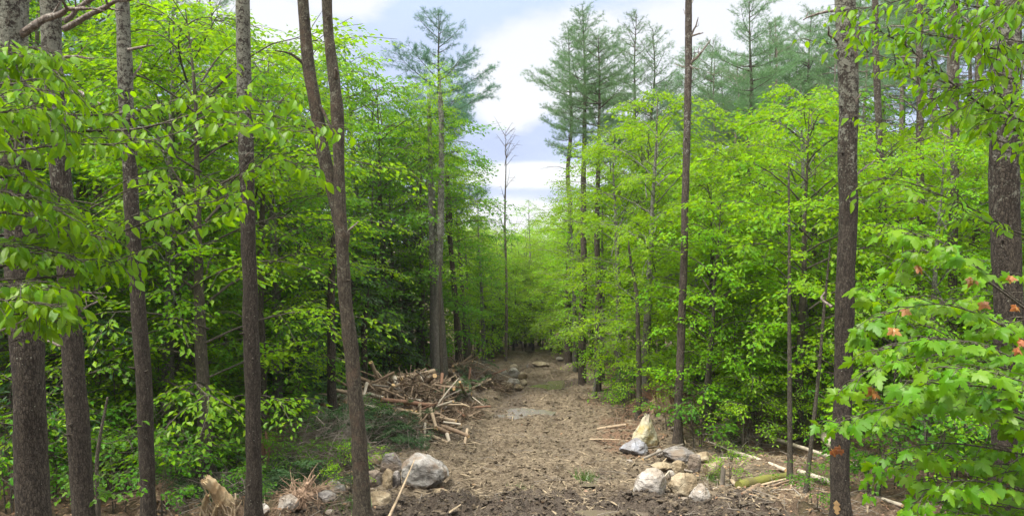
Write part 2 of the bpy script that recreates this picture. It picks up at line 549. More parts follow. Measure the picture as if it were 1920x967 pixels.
def rock_mat(name, a, b, stain, stain2, sc=1.0):
    m, N = mat(name)
    tc = N.n('ShaderNodeTexCoord').outputs['Object']
    rnd = N.n('ShaderNodeObjectInfo').outputs['Random']
    off = N.n('ShaderNodeVectorMath', {0: tc, 1: N.n('ShaderNodeCombineXYZ', {0: N.math('MULTIPLY', rnd, 20.), 1: rnd, 2: rnd}).outputs[0]}, operation='ADD').outputs[0]
    n1 = N.noise(off, 5 * sc, 7, .62)
    n2 = N.noise(off, 70 * sc, 4, .7)
    n3 = N.noise(off, 2.2 * sc, 4, .55)
    c = N.mix(N.ramp(n1, .35, .65), a, b)
    c = N.mix(N.ramp(n3, .45, .58, 0, .8), c, stain)
    z = N.n('ShaderNodeSeparateXYZ', {0: tc}).outputs[2]
    soil = N.math('ADD', N.ramp(z, -.10, .30, .62, 0), N.math('MULTIPLY', N.math('SUBTRACT', n1, .5), 1.1))
    c = N.mix(N.ramp(soil, .25, .45, 0, .8), c, stain2)
    c = N.mix(N.ramp(n2, .56, .68, 0, .55), c, [v * .45 for v in a])
    c = N.mix(N.ramp(n2, .40, .30, 0, .4), c, [min(.8, v * 1.5) for v in b])
    w = N.n('ShaderNodeTexVoronoi', {'Vector': N.mapping(off, (1, .6, 1.6)), 'Scale': 2.2 * sc}, feature='DISTANCE_TO_EDGE').outputs['Distance']
    crk = N.ramp(N.math('ADD', w, N.math('MULTIPLY', N.math('SUBTRACT', n1, .5), .15)), 0, .02, 1, 0)
    c = N.mix(N.math('MULTIPLY', crk, N.ramp(n3, .5, .4, 0, .6)), c, (.07, .06, .05))
    h = N.math('ADD', N.math('ADD', N.math('MULTIPLY', n1, 1.0), N.math('MULTIPLY', n2, .12)), N.math('MULTIPLY', crk, -.2))
    bm = N.n('ShaderNodeBump', {'Strength': 1.0, 'Distance': .09, 'Height': h})
    p = N.n('ShaderNodeBsdfPrincipled', {'Base Color': c, 'Roughness': .82, 'Normal': bm.outputs[0]})
    p.inputs['Specular IOR Level'].default_value = .3
    N.n('ShaderNodeOutputMaterial', {'Surface': p.outputs[0]})
    return m


ROCK = {
    'grey': rock_mat('grey_boulder', (.185, .172, .158), (.335, .32, .30), (0.19, 0.135, 0.092), (0.12, 0.09, 0.06)),
    'pale': rock_mat('pale_boulder', (0.302, 0.274, 0.245), (0.418, 0.389, 0.360), (0.245, 0.202, 0.158), (0.144, 0.108, 0.072)),
    'tan': rock_mat('tan_boulder', (0.274, 0.223, 0.151), (0.374, 0.317, 0.223), (0.194, 0.144, 0.086), (0.144, 0.108, 0.072)),
    'yellow': rock_mat('yellow_boulder', (0.360, 0.338, 0.245), (0.432, 0.403, 0.288), (0.360, 0.274, 0.101), (0.216, 0.151, 0.058)),
    'dark': rock_mat('dark_boulder', (0.158, 0.144, 0.137), (0.259, 0.238, 0.223), (0.173, 0.130, 0.094), (0.101, 0.072, 0.050)),
    'blue': rock_mat('bluish_boulder', (0.230, 0.245, 0.288), (0.346, 0.360, 0.403), (0.187, 0.173, 0.173), (0.144, 0.115, 0.086)),
}


def ground_mat():
    m, N = mat('forest_soil')
    tc = N.n('ShaderNodeTexCoord').outputs['Object']
    s = N.n('ShaderNodeSeparateColor', {0: N.n('ShaderNodeAttribute', attribute_name='tint').outputs['Color']})
    on, wet, litter = s.outputs[0], s.outputs[1], s.outputs[2]
    n1 = N.noise(tc, 1.3, 6, .6)
    n2 = N.noise(N.mapping(tc, (.7, 1.5, 1)), 9, 6, .7)
    n3 = N.noise(tc, 45, 5, .75)
    n4 = N.noise(N.mapping(tc, (.5, 2.2, 1)), 3.5, 5, .65)
    mud = N.mix(N.ramp(n2, .35, .65), (.104, .078, .052), (.225, .18, .125))
    mud = N.mix(N.ramp(n4, .52, .64, 0, .75), mud, (.24, .195, .14))
    mud = N.mix(N.ramp(n4, .46, .36, 0, .75), mud, (.068, .05, .034))
    mud = N.mix(N.ramp(n3, .55, .68, 0, .6), mud, (.34, .28, .19))
    mud = N.mix(N.ramp(n3, .46, .34, 0, .6), mud, (.04, .028, .019))
    dry = N.mix(N.ramp(n2, .3, .7), (.07, .048, .032), (.19, .13, .085))
    dry = N.mix(N.ramp(n3, .5, .68, 0, .7), dry, (.30, .22, .15))
    dry = N.mix(N.ramp(n1, .52, .62, 0, .5), dry, (.05, .055, .022))
    c = N.mix(N.ramp(N.math('ADD', on, N.math('MULTIPLY', N.math('SUBTRACT', n2, .5), .7)), .35, .6), dry, mud)
    red = N.ramp(N.math('ADD', litter, N.math('MULTIPLY', N.math('SUBTRACT', n2, .5), .8)), .4, .65, 0, .85)
    c = N.mix(red, c, N.mix(N.ramp(n3, .4, .65), (.11, .062, .04), (.27, .17, .11)))
    wm = N.ramp(N.math('ADD', wet, N.math('MULTIPLY', N.math('SUBTRACT', n2, .5), .9)), .35, .65)
    c = N.mix(N.math('MULTIPLY', wm, .8), c, N.mix(N.ramp(n3, .4, .6), (.036, .028, .023), (.105, .082, .066)))
    rg = N.n('ShaderNodeMix', {0: wm, 2: .95, 3: .45}, data_type='FLOAT').outputs[0]
    h = N.math('ADD', N.math('MULTIPLY', n2, 1.0), N.math('MULTIPLY', n3, .45))
    bm = N.n('ShaderNodeBump', {'Strength': 1.0, 'Distance': .09, 'Height': h})
    p = N.n('ShaderNodeBsdfPrincipled', {'Base Color': c, 'Roughness': rg, 'Normal': bm.outputs[0]})
    p.inputs['Specular IOR Level'].default_value = .25
    N.n('ShaderNodeOutputMaterial', {'Surface': p.outputs[0]})
    return m


def water_mat():
    m, N = mat('muddy_water')
    tc = N.n('ShaderNodeTexCoord').outputs['Object']
    bm = N.n('ShaderNodeBump', {'Strength': .06, 'Distance': .02, 'Height': N.noise(tc, 14, 2, .5)})
    p = N.n('ShaderNodeBsdfPrincipled', {'Base Color': (.10, .08, .062, 1), 'Roughness': .06, 'Normal': bm.outputs[0], 'IOR': 1.33})
    N.n('ShaderNodeOutputMaterial', {'Surface': p.outputs[0]})
    return m


GROUND, WATER = ground_mat(), water_mat()

# ------------------------------------------------------------------ scene graph helpers


def tag(o, label=None, cat=None, group=None, kind=None):
    if label:
        o['label'] = label
    if cat:
        o['category'] = cat
    if group:
        o['group'] = group
    if kind:
        o['kind'] = kind
    return o


def link(name, me, loc=(0, 0, 0), parent=None, rot=(0, 0, 0), scale=1.0):
    o = bpy.data.objects.new(name, me)
    COL.objects.link(o)
    o.location = tuple(float(c) for c in loc)
    o.rotation_euler = rot
    o.scale = (scale,) * 3 if np.isscalar(scale) else tuple(scale)
    if parent is not None:
        o.parent = parent
    return o


def thing(name, loc, label, cat, group=None, rot=(0, 0, 0), scale=1.0):
    return tag(link(name, None, loc, None, rot, scale), label, cat, group)


# ------------------------------------------------------------------ ground sheet
def build_ground():
    xs = np.concatenate([-np.geomspace(900, 8.2, 46), np.arange(-8.2, -5.2, .1), np.arange(-5.2, 5.6, .042), np.arange(5.6, 8.2, .1), np.geomspace(8.2, 900, 46)])
    ys = np.concatenate([[-60, -30, -10, 0, 4, 7], np.arange(8.5, 24, .042), np.arange(24, 32, .08), np.arange(32, 48, .16), np.geomspace(48.5, 900, 50)])
    X, Y = np.meshgrid(xs, ys)
    Z = ground(X, Y)
    cx, w = track(Y)
    d = np.abs(X - cx + .3 * fbm2(Y * .6, X * .3, 3, 5))
    on = (1 - sstep(w * .9, w * 1.7, d)) * (1 - sstep(44, 50, Y))
    on = np.maximum(on, .9 * (1 - sstep(.5, 1.5, ((X + 2.6) / 2.6) ** 2 + ((Y - 20) / 4.5) ** 2)))
    on = np.maximum(on, .8 * (1 - sstep(.6, 1.4, ((X - 2.9) / 2.2) ** 2 + ((Y - 15) / 3.5) ** 2)))
    wet = .95 * (1 - sstep(12.5, 14.0, Y + .10 * np.abs(X - .5))) * (1 - sstep(2.6, 4.6, np.abs(X - .7)))
    for px, py, rx, ry, lev in POOLS:
        wet = np.maximum(wet, .85 * np.exp(-.7 * (((X - px) / (rx * 1.4)) ** 2 + ((Y - py) / (ry * 1.4)) ** 2)))
    wet = np.maximum(wet, .55 * np.exp(-((X - .1) / 1.0) ** 2) * sstep(20, 23, Y) * (1 - sstep(27, 31, Y)))
    wob = .18 * fbm2(Y * .45, X * 0, 2, 88)
    wet = np.maximum(wet, .42 * np.exp(-((np.abs(X - cx + wob) - .95) / .28) ** 2) * (1 - sstep(34, 42, Y)) * (.6 + .8 * fbm2(X * .8, Y * .5, 3, 19)).clip(0, 1))  # damp tone along the ruts, also darkens them where their shading is weak
    wet = np.maximum(wet, .5 * sstep(.15, .7, fbm2(X * .7, Y * .55, 4, 29, .6)) * (Y > 13))
    lit = .75 * np.exp(-(((X - 2.7) / 1.1) ** 2 + ((Y - 17.5) / 2.0) ** 2))
    lit = np.maximum(lit, .7 * np.exp(-(((X - 8.3) / 2.2) ** 2 + ((Y - 22) / 4) ** 2)))
    lit = np.maximum(lit, .55 * np.exp(-(((X - 2.6) / .9) ** 2 + ((Y - 24) / 3) ** 2)))
    mb = MB()
    ny, nx = X.shape
    i = (np.arange(ny - 1)[:, None] * nx + np.arange(nx - 1)[None])
    q = np.stack([i, i + 1, i + nx + 1, i + nx], -1).reshape(-1, 4)
    mb.add(np.stack([X, Y, Z], -1).reshape(-1, 3), [q], 0, np.stack([on, wet, lit], -1).reshape(-1, 3))
    tag(link('ground', mb.mesh('ground', GROUND, True)), 'bare brown churned forest floor', None, None, 'structure')
    for px, py, rx, ry, lev in POOLS:
        th = np.linspace(0, 2 * np.pi, 40, endpoint=False)
        r = 1 + .25 * fbm2(np.cos(th) * 1.3 + px, np.sin(th) * 1.3 + py, 3, 9)
        v = np.stack([rx * 1.25 * r * np.cos(th), ry * 1.25 * r * np.sin(th), 0 * th], -1)
        mb = MB()
        mb.add(np.vstack([v, [0, 0, 0]]), [np.stack([np.full(40, 40), np.arange(40), (np.arange(40) + 1) % 40], -1)])
        tag(link('puddle', mb.mesh('puddle', WATER), (px, py, lev - .012)), 'shallow muddy puddle on the track', None, None, 'structure')


build_ground()

# ------------------------------------------------------------------ tree growers
UP = np.array([0, 0, 1.0])


def rotz(v, a):
    c, s = np.cos(a), np.sin(a)
    return np.stack([v[..., 0] * c - v[..., 1] * s, v[..., 0] * s + v[..., 1] * c, v[..., 2]], -1)


def spray(rng, L, leaf, spread=0.55, droop=0.28, dens=1.0):
    """a flat leafy fan along +X: leaf positions, directions, ups, sizes and the twigs that carry them"""
    pos, dr, tw = [], [], []
    step = leaf * .62 / dens
    tw.append(np.array([[0, 0, 0], [L * .5, rng.normal(0, .03 * L), -.03 * L], [L, rng.normal(0, .06 * L), -droop * L * .6]]))
    s, k = .12 * L, 0
    while s < L:
        side = 1 if k % 2 else -1
        a = side * rng.uniform(.5, 1.0)
        ln = max(leaf * .8, (L - s) * spread * rng.uniform(.6, 1.2))
        n = max(1, int(ln / step))
        for j in range(n):
            u = (j + .8) * step
            x, y = s + u * math.cos(a), u * math.sin(a)
            ss = 1 if j % 2 else -1
            b = a + ss * rng.uniform(.3, .95)
            pos.append((x, y, 0))
            dr.append((math.cos(b), math.sin(b), -rng.uniform(.1, .75)))
        s += step * 1.15
        k += 1
    pos.append((L, 0, 0))
    dr.append((1, 0, -.4))
    pos, dr = np.array(pos), np.array(dr)
    r2 = pos[:, 0] ** 2 + pos[:, 1] ** 2 * 1.6
    pos[:, 2] = -droop * r2 / L + rng.normal(0, .03 + .035 * L, len(pos))
    up = np.array([0, 0, 1.0]) + rng.normal(0, .45, (len(pos), 3))
    size = leaf * rng.uniform(.65, 1.2, len(pos))
    return pos, dr, up, size, tw


def place(a, org, az, tilt):
    """turn an array of local vectors by tilt (pitch up) and azimuth, add the origin"""
    c, s = math.cos(tilt), math.sin(tilt)
    q = np.stack([a[..., 0] * c - a[..., 2] * s, a[..., 1], a[..., 0] * s + a[..., 2] * c], -1)
    return rotz(q, az) + org


def grow_broadleaf(seed, H, R, h0, nlimb, leaf=.10, tpl=None, spl=(.5, .9), per=5, bend=.25, twin=False, top=.25, dens=1.0, rad=None, up_bias=0.0, stems=1):
    rng = np.random.default_rng(seed)
    wood, lv = MB(), MB()
    tpl = tpl or lf_ovate()
    r0 = rad or (.012 * H + .012)
    for st in range(stems):
        hz = H * (1 if st == 0 else rng.uniform(.6, .9))
        a0 = rng.uniform(0, 6.28)
        off = np.array([math.cos(a0), math.sin(a0), 0]) * (0 if stems == 1 else .10)
        lean = rotz(np.array([rng.uniform(.0, .16) if stems == 1 else rng.uniform(.15, .45), 0, 0]), a0)
        pts = [off + np.array([0, 0, -.3])]
        for k in range(1, 7):
            t = k / 6
            pts.append(off + np.array([rng.normal(0, bend * .12 * t), rng.normal(0, bend * .12 * t), hz * t]) + lean * hz * t * .5)
        pts = np.array(pts)
        C = resample(pts, 60)
        tube(wood, pts, [r0 * 1.25, r0, r0 * .85, r0 * .65, r0 * .45, r0 * .25, .006], 7, 26, .12, (6, 6, 2), seed)
        nl = max(3, int(nlimb / stems))
        for i in range(nl):
            t = (i + rng.uniform(.2, .8)) / nl
            z = h0 + (hz * .985 - h0) * t ** .92
            org = C[int(np.clip((z + .3) / (hz + .3) * 59, 0, 59))]
            az = i * 2.4 + rng.uniform(-.5, .5)
            prof = (math.sin(math.pi * min(1, .18 + .80 * t)) ** .7) if t < .55 else (1 - ((t - .55) / .45) ** 1.7 * (1 - top * .7)) * .97
            ln = max(.35, R * prof * rng.uniform(.6, 1.15))
            rise = .40 + .85 * t + up_bias + rng.uniform(-.3, .3)
            s = np.linspace(0, 1, 6)
            P = np.stack([ln * s, .10 * ln * np.sin(s * 3 + i), ln * (rise * s - (.42 + .15 * rng.random()) * rise * s * s - .10 * s ** 3)], -1)
            P = rotz(P, az) + org
            rl = min(r0 * .28, .008 + .006 * ln)
            tube(wood, P, [rl, rl * .6, .004], 5, 6)
            for k in range(per):
                sk = 1.0 if k == 0 else rng.uniform(.28, .98)
                o = np.array([np.interp(sk, s, P[:, c]) for c in range(3)])
                saz = az + (rng.normal(0, .3) if k == 0 else rng.choice([-1, 1]) * rng.uniform(.4, 1.2))
                sl = rng.uniform(*spl) * (1.1 if k == 0 else .95) * min(1.2, .55 + ln * .4)
                p, d, u, sz, tw = spray(rng, sl, leaf, dens=dens)
                tl = rng.uniform(-.40, .45)
                zero = np.zeros(3)
                tone = rng.random()
                ti = tint_of(rng, len(p), .30 + .4 * tone, .55)
                leaves(lv, tpl, place(p, o, saz, tl), place(d, zero, saz, tl), place(u, zero, saz, tl), sz, ti)
                for q in tw:
                    tube(wood, place(q, o, saz, tl), [.007, .003], 3, 3, cap=False)
    return wood, lv


def tuft(lv, rng, pos, dirs, n, ln, wid, spread=.75):
    m = len(pos)
    P = np.repeat(pos, n, 0) + rng.normal(0, .012, (m * n, 3))
    D = unit(np.repeat(unit(dirs), n, 0) + rng.normal(0, spread, (m * n, 3)) * .8)
    U = unit(rng.normal(0, 1, (m * n, 3)))
    tone = np.repeat(rng.random(m), n)
    ti = np.stack([np.clip(.2 + .6 * tone + .3 * (rng.random(m * n) - .5), 0, 1), np.repeat(rng.random(m), n), rng.random(m * n)], -1)
    leaves(lv, lf_needle(), P, D, U, ln * rng.uniform(.7, 1.15, m * n), ti, wid=wid)


def dead_branch(wood, rng, org, az, ln, rise=-.05, r=.014, fork=3):
    s = np.linspace(0, 1, 6)
    P = np.stack([ln * s, .06 * ln * np.sin(s * 4 + az), ln * (rise * s - .12 * s * s) + .03 * ln * np.sin(s * 7 + az * 3)], -1)
    P = rotz(P, az) + org
    tube(wood, P, [r, r * .6, .003], 5, 6, cap=False)
    for k in range(fork):
        sk = rng.uniform(.25, .9)
        o = np.array([np.interp(sk, s, P[:, c]) for c in range(3)])
        a2 = az + rng.choice([-1, 1]) * rng.uniform(.4, 1.0)
        l2 = ln * rng.uniform(.2, .5)
        Q = np.array([[0, 0, 0], [l2 * .5, 0, -.04 * l2], [l2, .05 * l2, -.2 * l2 * rng.random()]])
        tube(wood, rotz(Q, a2) + o, [r * .4, .002], 4, 3, cap=False)


def grow_pine(seed, H, crown0, R, nwh=13, r0=.17, ragged=.35, dead=16, bare_top=False, nd=13, sparse=1.15):
    rng = np.random.default_rng(seed)
    wood, lv = MB(), MB()
    pts = np.array([[0, 0, -.4]] + [[rng.normal(0, .05), rng.normal(0, .05), H * k / 7] for k in range(1, 8)])
    C = resample(pts, 80)
    tube(wood, pts, [r0 * 1.2, r0, r0 * .9, r0 * .8, r0 * .65, r0 * .5, r0 * .28, .01], 10, 40, .10, (5, 5, 1.5), seed)

    def tr(z):
        return C[int(np.clip((z + .4) / (H + .4) * 79, 0, 79))]
    for i in range(dead):
        z = rng.uniform(.12 * H, crown0 * 1.05)
        dead_branch(wood, rng, tr(z), rng.uniform(0, 6.28), rng.uniform(.4, 1.0) * R * .75, rng.uniform(-.15, .3), .018, 4)
    for w in range(nwh):
        t = (w + .5) / nwh
        z = crown0 + (H - crown0) * t
        env = (min(1, .6 + 1.2 * t) if t < .35 else (1 - .93 * ((t - .35) / .65) ** 1.5))
        nb = 5 if t < .9 else 4
        a0 = rng.uniform(0, 6.28)
        for b in range(nb):
            if rng.random() < .12 + (.25 if t < .3 else 0):
                continue
            az = a0 + b * 6.283 / nb + rng.normal(0, .25)
            ln = max(.3, R * env * rng.uniform(1 - ragged * 1.4, 1 + ragged * .5))
            rise = .12 + .75 * t * t + .25 * t + rng.normal(0, .08)
            s = np.linspace(0, 1, 7)
            P = np.stack([ln * s, .05 * ln * np.sin(3 * s + b), ln * (rise * s - .25 * s + .28 * s ** 2.2)], -1)
            org = tr(z + rng.normal(0, .15))
            P = rotz(P, az) + org
            tube(wood, P, [.012 + .012 * ln, .008 + .004 * ln, .004], 5, 7, cap=False)
            tp, td = [], []
            sg = .18
            while sg < 1.0:
                o = np.array([np.interp(sg, s, P[:, c]) for c in range(3)])
                for side in (-1, 1):
                    a2 = az + side * rng.uniform(.5, 1.0)
                    l2 = (.14 + ln * (.10 + .42 * (1 - abs(sg - .55) * 1.3))) * rng.uniform(.5, 1.1)
                    dv = np.array([math.cos(a2), math.sin(a2), rng.uniform(.0, .6)])
                    m = max(2, int(l2 / .085 * sparse))
                    u = np.linspace(.3, 1, m)[:, None]
                    tp.append(o + dv * l2 * u + rng.normal(0, .05, (m, 3)))
                    td.append(np.tile(dv + np.array([0, 0, .25]), (m, 1)))
                    tube(wood, np.array([o, o + dv * l2 * .95]), [.006, .003], 3, 2, cap=False)
                sg += rng.uniform(.16, .24) / max(.5, ln) * .9
            tp.append(P[3:] + 0)
            td.append(np.tile(P[-1] - P[-2] + 0, (4, 1)))
            tuft(lv, rng, np.concatenate(tp), np.concatenate(td), nd, .17, .42)
    return wood, lv


def grow_hemlock(seed, H, R, h0, nb=70, r0=.09, droop=.35):
    rng = np.random.default_rng(seed)
    wood, lv = MB(), MB()
    pts = np.array([[0, 0, -.4]] + [[rng.normal(0, .04), rng.normal(0, .04), H * k / 6] for k in range(1, 7)])
    C = resample(pts, 60)
    tube(wood, pts, [r0 * 1.2, r0, r0 * .85, r0 * .65, r0 * .4, r0 * .2, .006], 8, 26, .1, (6, 6, 2), seed)
    for i in range(nb):
        t = (i + rng.random()) / nb
        z = h0 + (H - h0) * t
        org = C[int(np.clip((z + .4) / (H + .4) * 59, 0, 59))]
        az = i * 2.4 + rng.normal(0, .3)
        ln = max(.25, R * (1 - t) ** .7 * rng.uniform(.55, 1.1))
        s = np.linspace(0, 1, 6)
        P = rotz(np.stack([ln * s, .05 * ln * np.sin(3 * s + i), ln * (.18 * s - droop * s ** 2)], -1), az) + org
        tube(wood, P, [.008 + .008 * ln, .003], 4, 6, cap=False)
        pp, dd = [], []
        m = max(4, int(ln / .11))
        for sg in np.linspace(.15, 1, m):
            o = np.array([np.interp(sg, s, P[:, c]) for c in range(3)])
            for side in (-1, 1):
                a2 = az + side * rng.uniform(.5, 1.1)
                l2 = ln * .42 * (1.12 - sg) * rng.uniform(.6, 1.2) + .08
                k = max(1, int(l2 / .085))
                u = np.linspace(.15, 1, k)[:, None]
                dv = np.array([math.cos(a2), math.sin(a2), -.25])
                pp.append(o + dv * l2 * u + rng.normal(0, .015, (k, 3)))
                dd.append(dv + rng.normal(0, .45, (k, 3)) * np.array([1, 1, .4]))
        pp, dd = np.concatenate(pp), np.concatenate(dd)
        n = len(pp)
        ti = tint_of(rng, n, rng.uniform(.3, .7), .5)
        leaves(lv, lf_spraylet(), pp, dd, UP + rng.normal(0, .3, (n, 3)), rng.uniform(.11, .2, n), ti)
    return wood, lv


PROTO = {}


def proto(key, pair, bark, leafkey):
    w, l = pair
    PROTO[key] = (w.mesh(key + '_trunk', BARK[bark], True), l.mesh(key + '_crown', LEAF[leafkey]) if l.n else None)


def plant(kind, key, X, Y, label, cat, group=None, scale=1.0, az=None, rng=RNG, zoff=0.0, lean=(0, 0)):
    w, l = PROTO[key]
    a = rng.uniform(0, 6.28) if az is None else az
    e = thing(kind, (X, Y, gz(X, Y) + zoff), label, cat, group, (lean[0], lean[1], a), scale)
    link('trunk' if 'shrub' not in kind else 'stem', w, parent=e)
    if l:
        link('crown' if 'shrub' not in kind else 'foliage', l, parent=e)
    return e


LO, LB = lf_ovate(), lf_lobed()
proto('maple_a', grow_broadleaf(11, 9.5, 2.5, 1.3, 46, .095, LB, per=7), 'grey', 'maple')
proto('maple_b', grow_broadleaf(12, 9.5, 2.2, 2.2, 42, .095, LB, per=7), 'thin', 'maple')
proto('maple_c', grow_broadleaf(13, 7.0, 2.2, .7, 38, .095, LB, per=7), 'thin', 'maple')
proto('beech_a', grow_broadleaf(14, 9.0, 2.5, 1.0, 46, .09, LO, per=7), 'grey', 'beech')
proto('beech_b', grow_broadleaf(15, 6.5, 2.0, .6, 36, .09, LO, per=7), 'thin', 'beech')
proto('deep_a', grow_broadleaf(16, 9.0, 2.6, .9, 44, .095, LB, per=6), 'thin', 'deep')
proto('deep_b', grow_broadleaf(17, 6.0, 2.2, .5, 32, .10, LO, per=5), 'thin', 'deep')
proto('slim_a', grow_broadleaf(18, 10.5, 1.5, 3.2, 36, .095, LO, per=6, spl=(.4, .75)), 'grey', 'maple')
proto('slim_b', grow_broadleaf(19, 10.5, 1.3, 4.0, 32, .095, LB, per=5, spl=(.4, .75)), 'thin', 'beech')
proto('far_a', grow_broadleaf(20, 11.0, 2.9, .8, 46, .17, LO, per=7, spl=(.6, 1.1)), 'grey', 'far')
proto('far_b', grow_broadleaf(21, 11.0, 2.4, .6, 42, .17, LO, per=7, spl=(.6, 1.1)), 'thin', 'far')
proto('bush_a', grow_broadleaf(22, 1.9, 1.1, .15, 22, .085, LO, per=4, spl=(.3, .55), stems=3, rad=.015), 'thin', 'maple')
proto('bush_b', grow_broadleaf(23, 1.5, 1.0, .1, 20, .09, LB, per=4, spl=(.3, .55), stems=4, rad=.012), 'thin', 'deep')
proto('sapling_a', grow_broadleaf(24, 4.6, 1.1, .5, 18, .095, LB, per=4, spl=(.35, .6), rad=.028), 'thin', 'beech')
proto('sapling_c', grow_broadleaf(26, 4.4, 1.2, .5, 18, .09, LB, per=4, spl=(.35, .6), rad=.025), 'thin', 'deep')
proto('sapling_b', grow_broadleaf(25, 4.2, 1.0, .8, 14, .095, LO, per=3, spl=(.35, .6), rad=.025), 'thin', 'maple')
proto('pine_a', grow_pine(31, 17, 10.0, 2.15, 12, sparse=1.5, dead=24), 'pine', 'pine')
proto('pine_b', grow_pine(32, 17, 10.5, 1.9, 11, ragged=.55, dead=28, sparse=1.5), 'pine', 'pine')
proto('pine_c', grow_pine(33, 15, 5.5, 2.0, 16, r0=.13, dead=14, sparse=1.0), 'pine', 'pine')
proto('bluepine', grow_pine(34, 15, 6.0, 2.4, 17, r0=.16, ragged=.5, dead=6, sparse=1.7), 'pine', 'bluepine')
proto('deadpine', grow_pine(35, 16, 11.0, 2.0, 7, r0=.13, dead=46, ragged=.5), 'dead', 'pine')
proto('hemlock_a', grow_hemlock(41, 8.5, 2.2, .6, 90), 'spruce', 'hemlock')
proto('hemlock_b', grow_hemlock(42, 5.0, 1.6, .3, 64, .06), 'spruce', 'hemlock')
proto('fir_bush', grow_hemlock(43, 1.9, .85, .1, 50, .03, .1), 'thin', 'deep')


def snag_wood(seed, H, n=26):
    rng = np.random.default_rng(seed)
    w = MB()
    pts = np.array([[0, 0, -.3], [.05, 0, H * .3], [-.03, .02, H * .6], [.02, 0, H * .85], [0, 0, H]])
    tube(w, pts, [.085, .07, .05, .025, .005], 8, 24, .1)
    C = resample(pts, 50)
    for i in range(n):
        t = rng.uniform(.35, .97)
        ln = (1.25 - t) * rng.uniform(.8, 2.2)
        dead_branch(w, rng, C[int(t * 49)], rng.uniform(0, 6.28), ln, rng.uniform(.9, 1.8), .016, 4)
    return w, MB()


proto('snag', snag_wood(51, 11.5), 'dead', 'far')

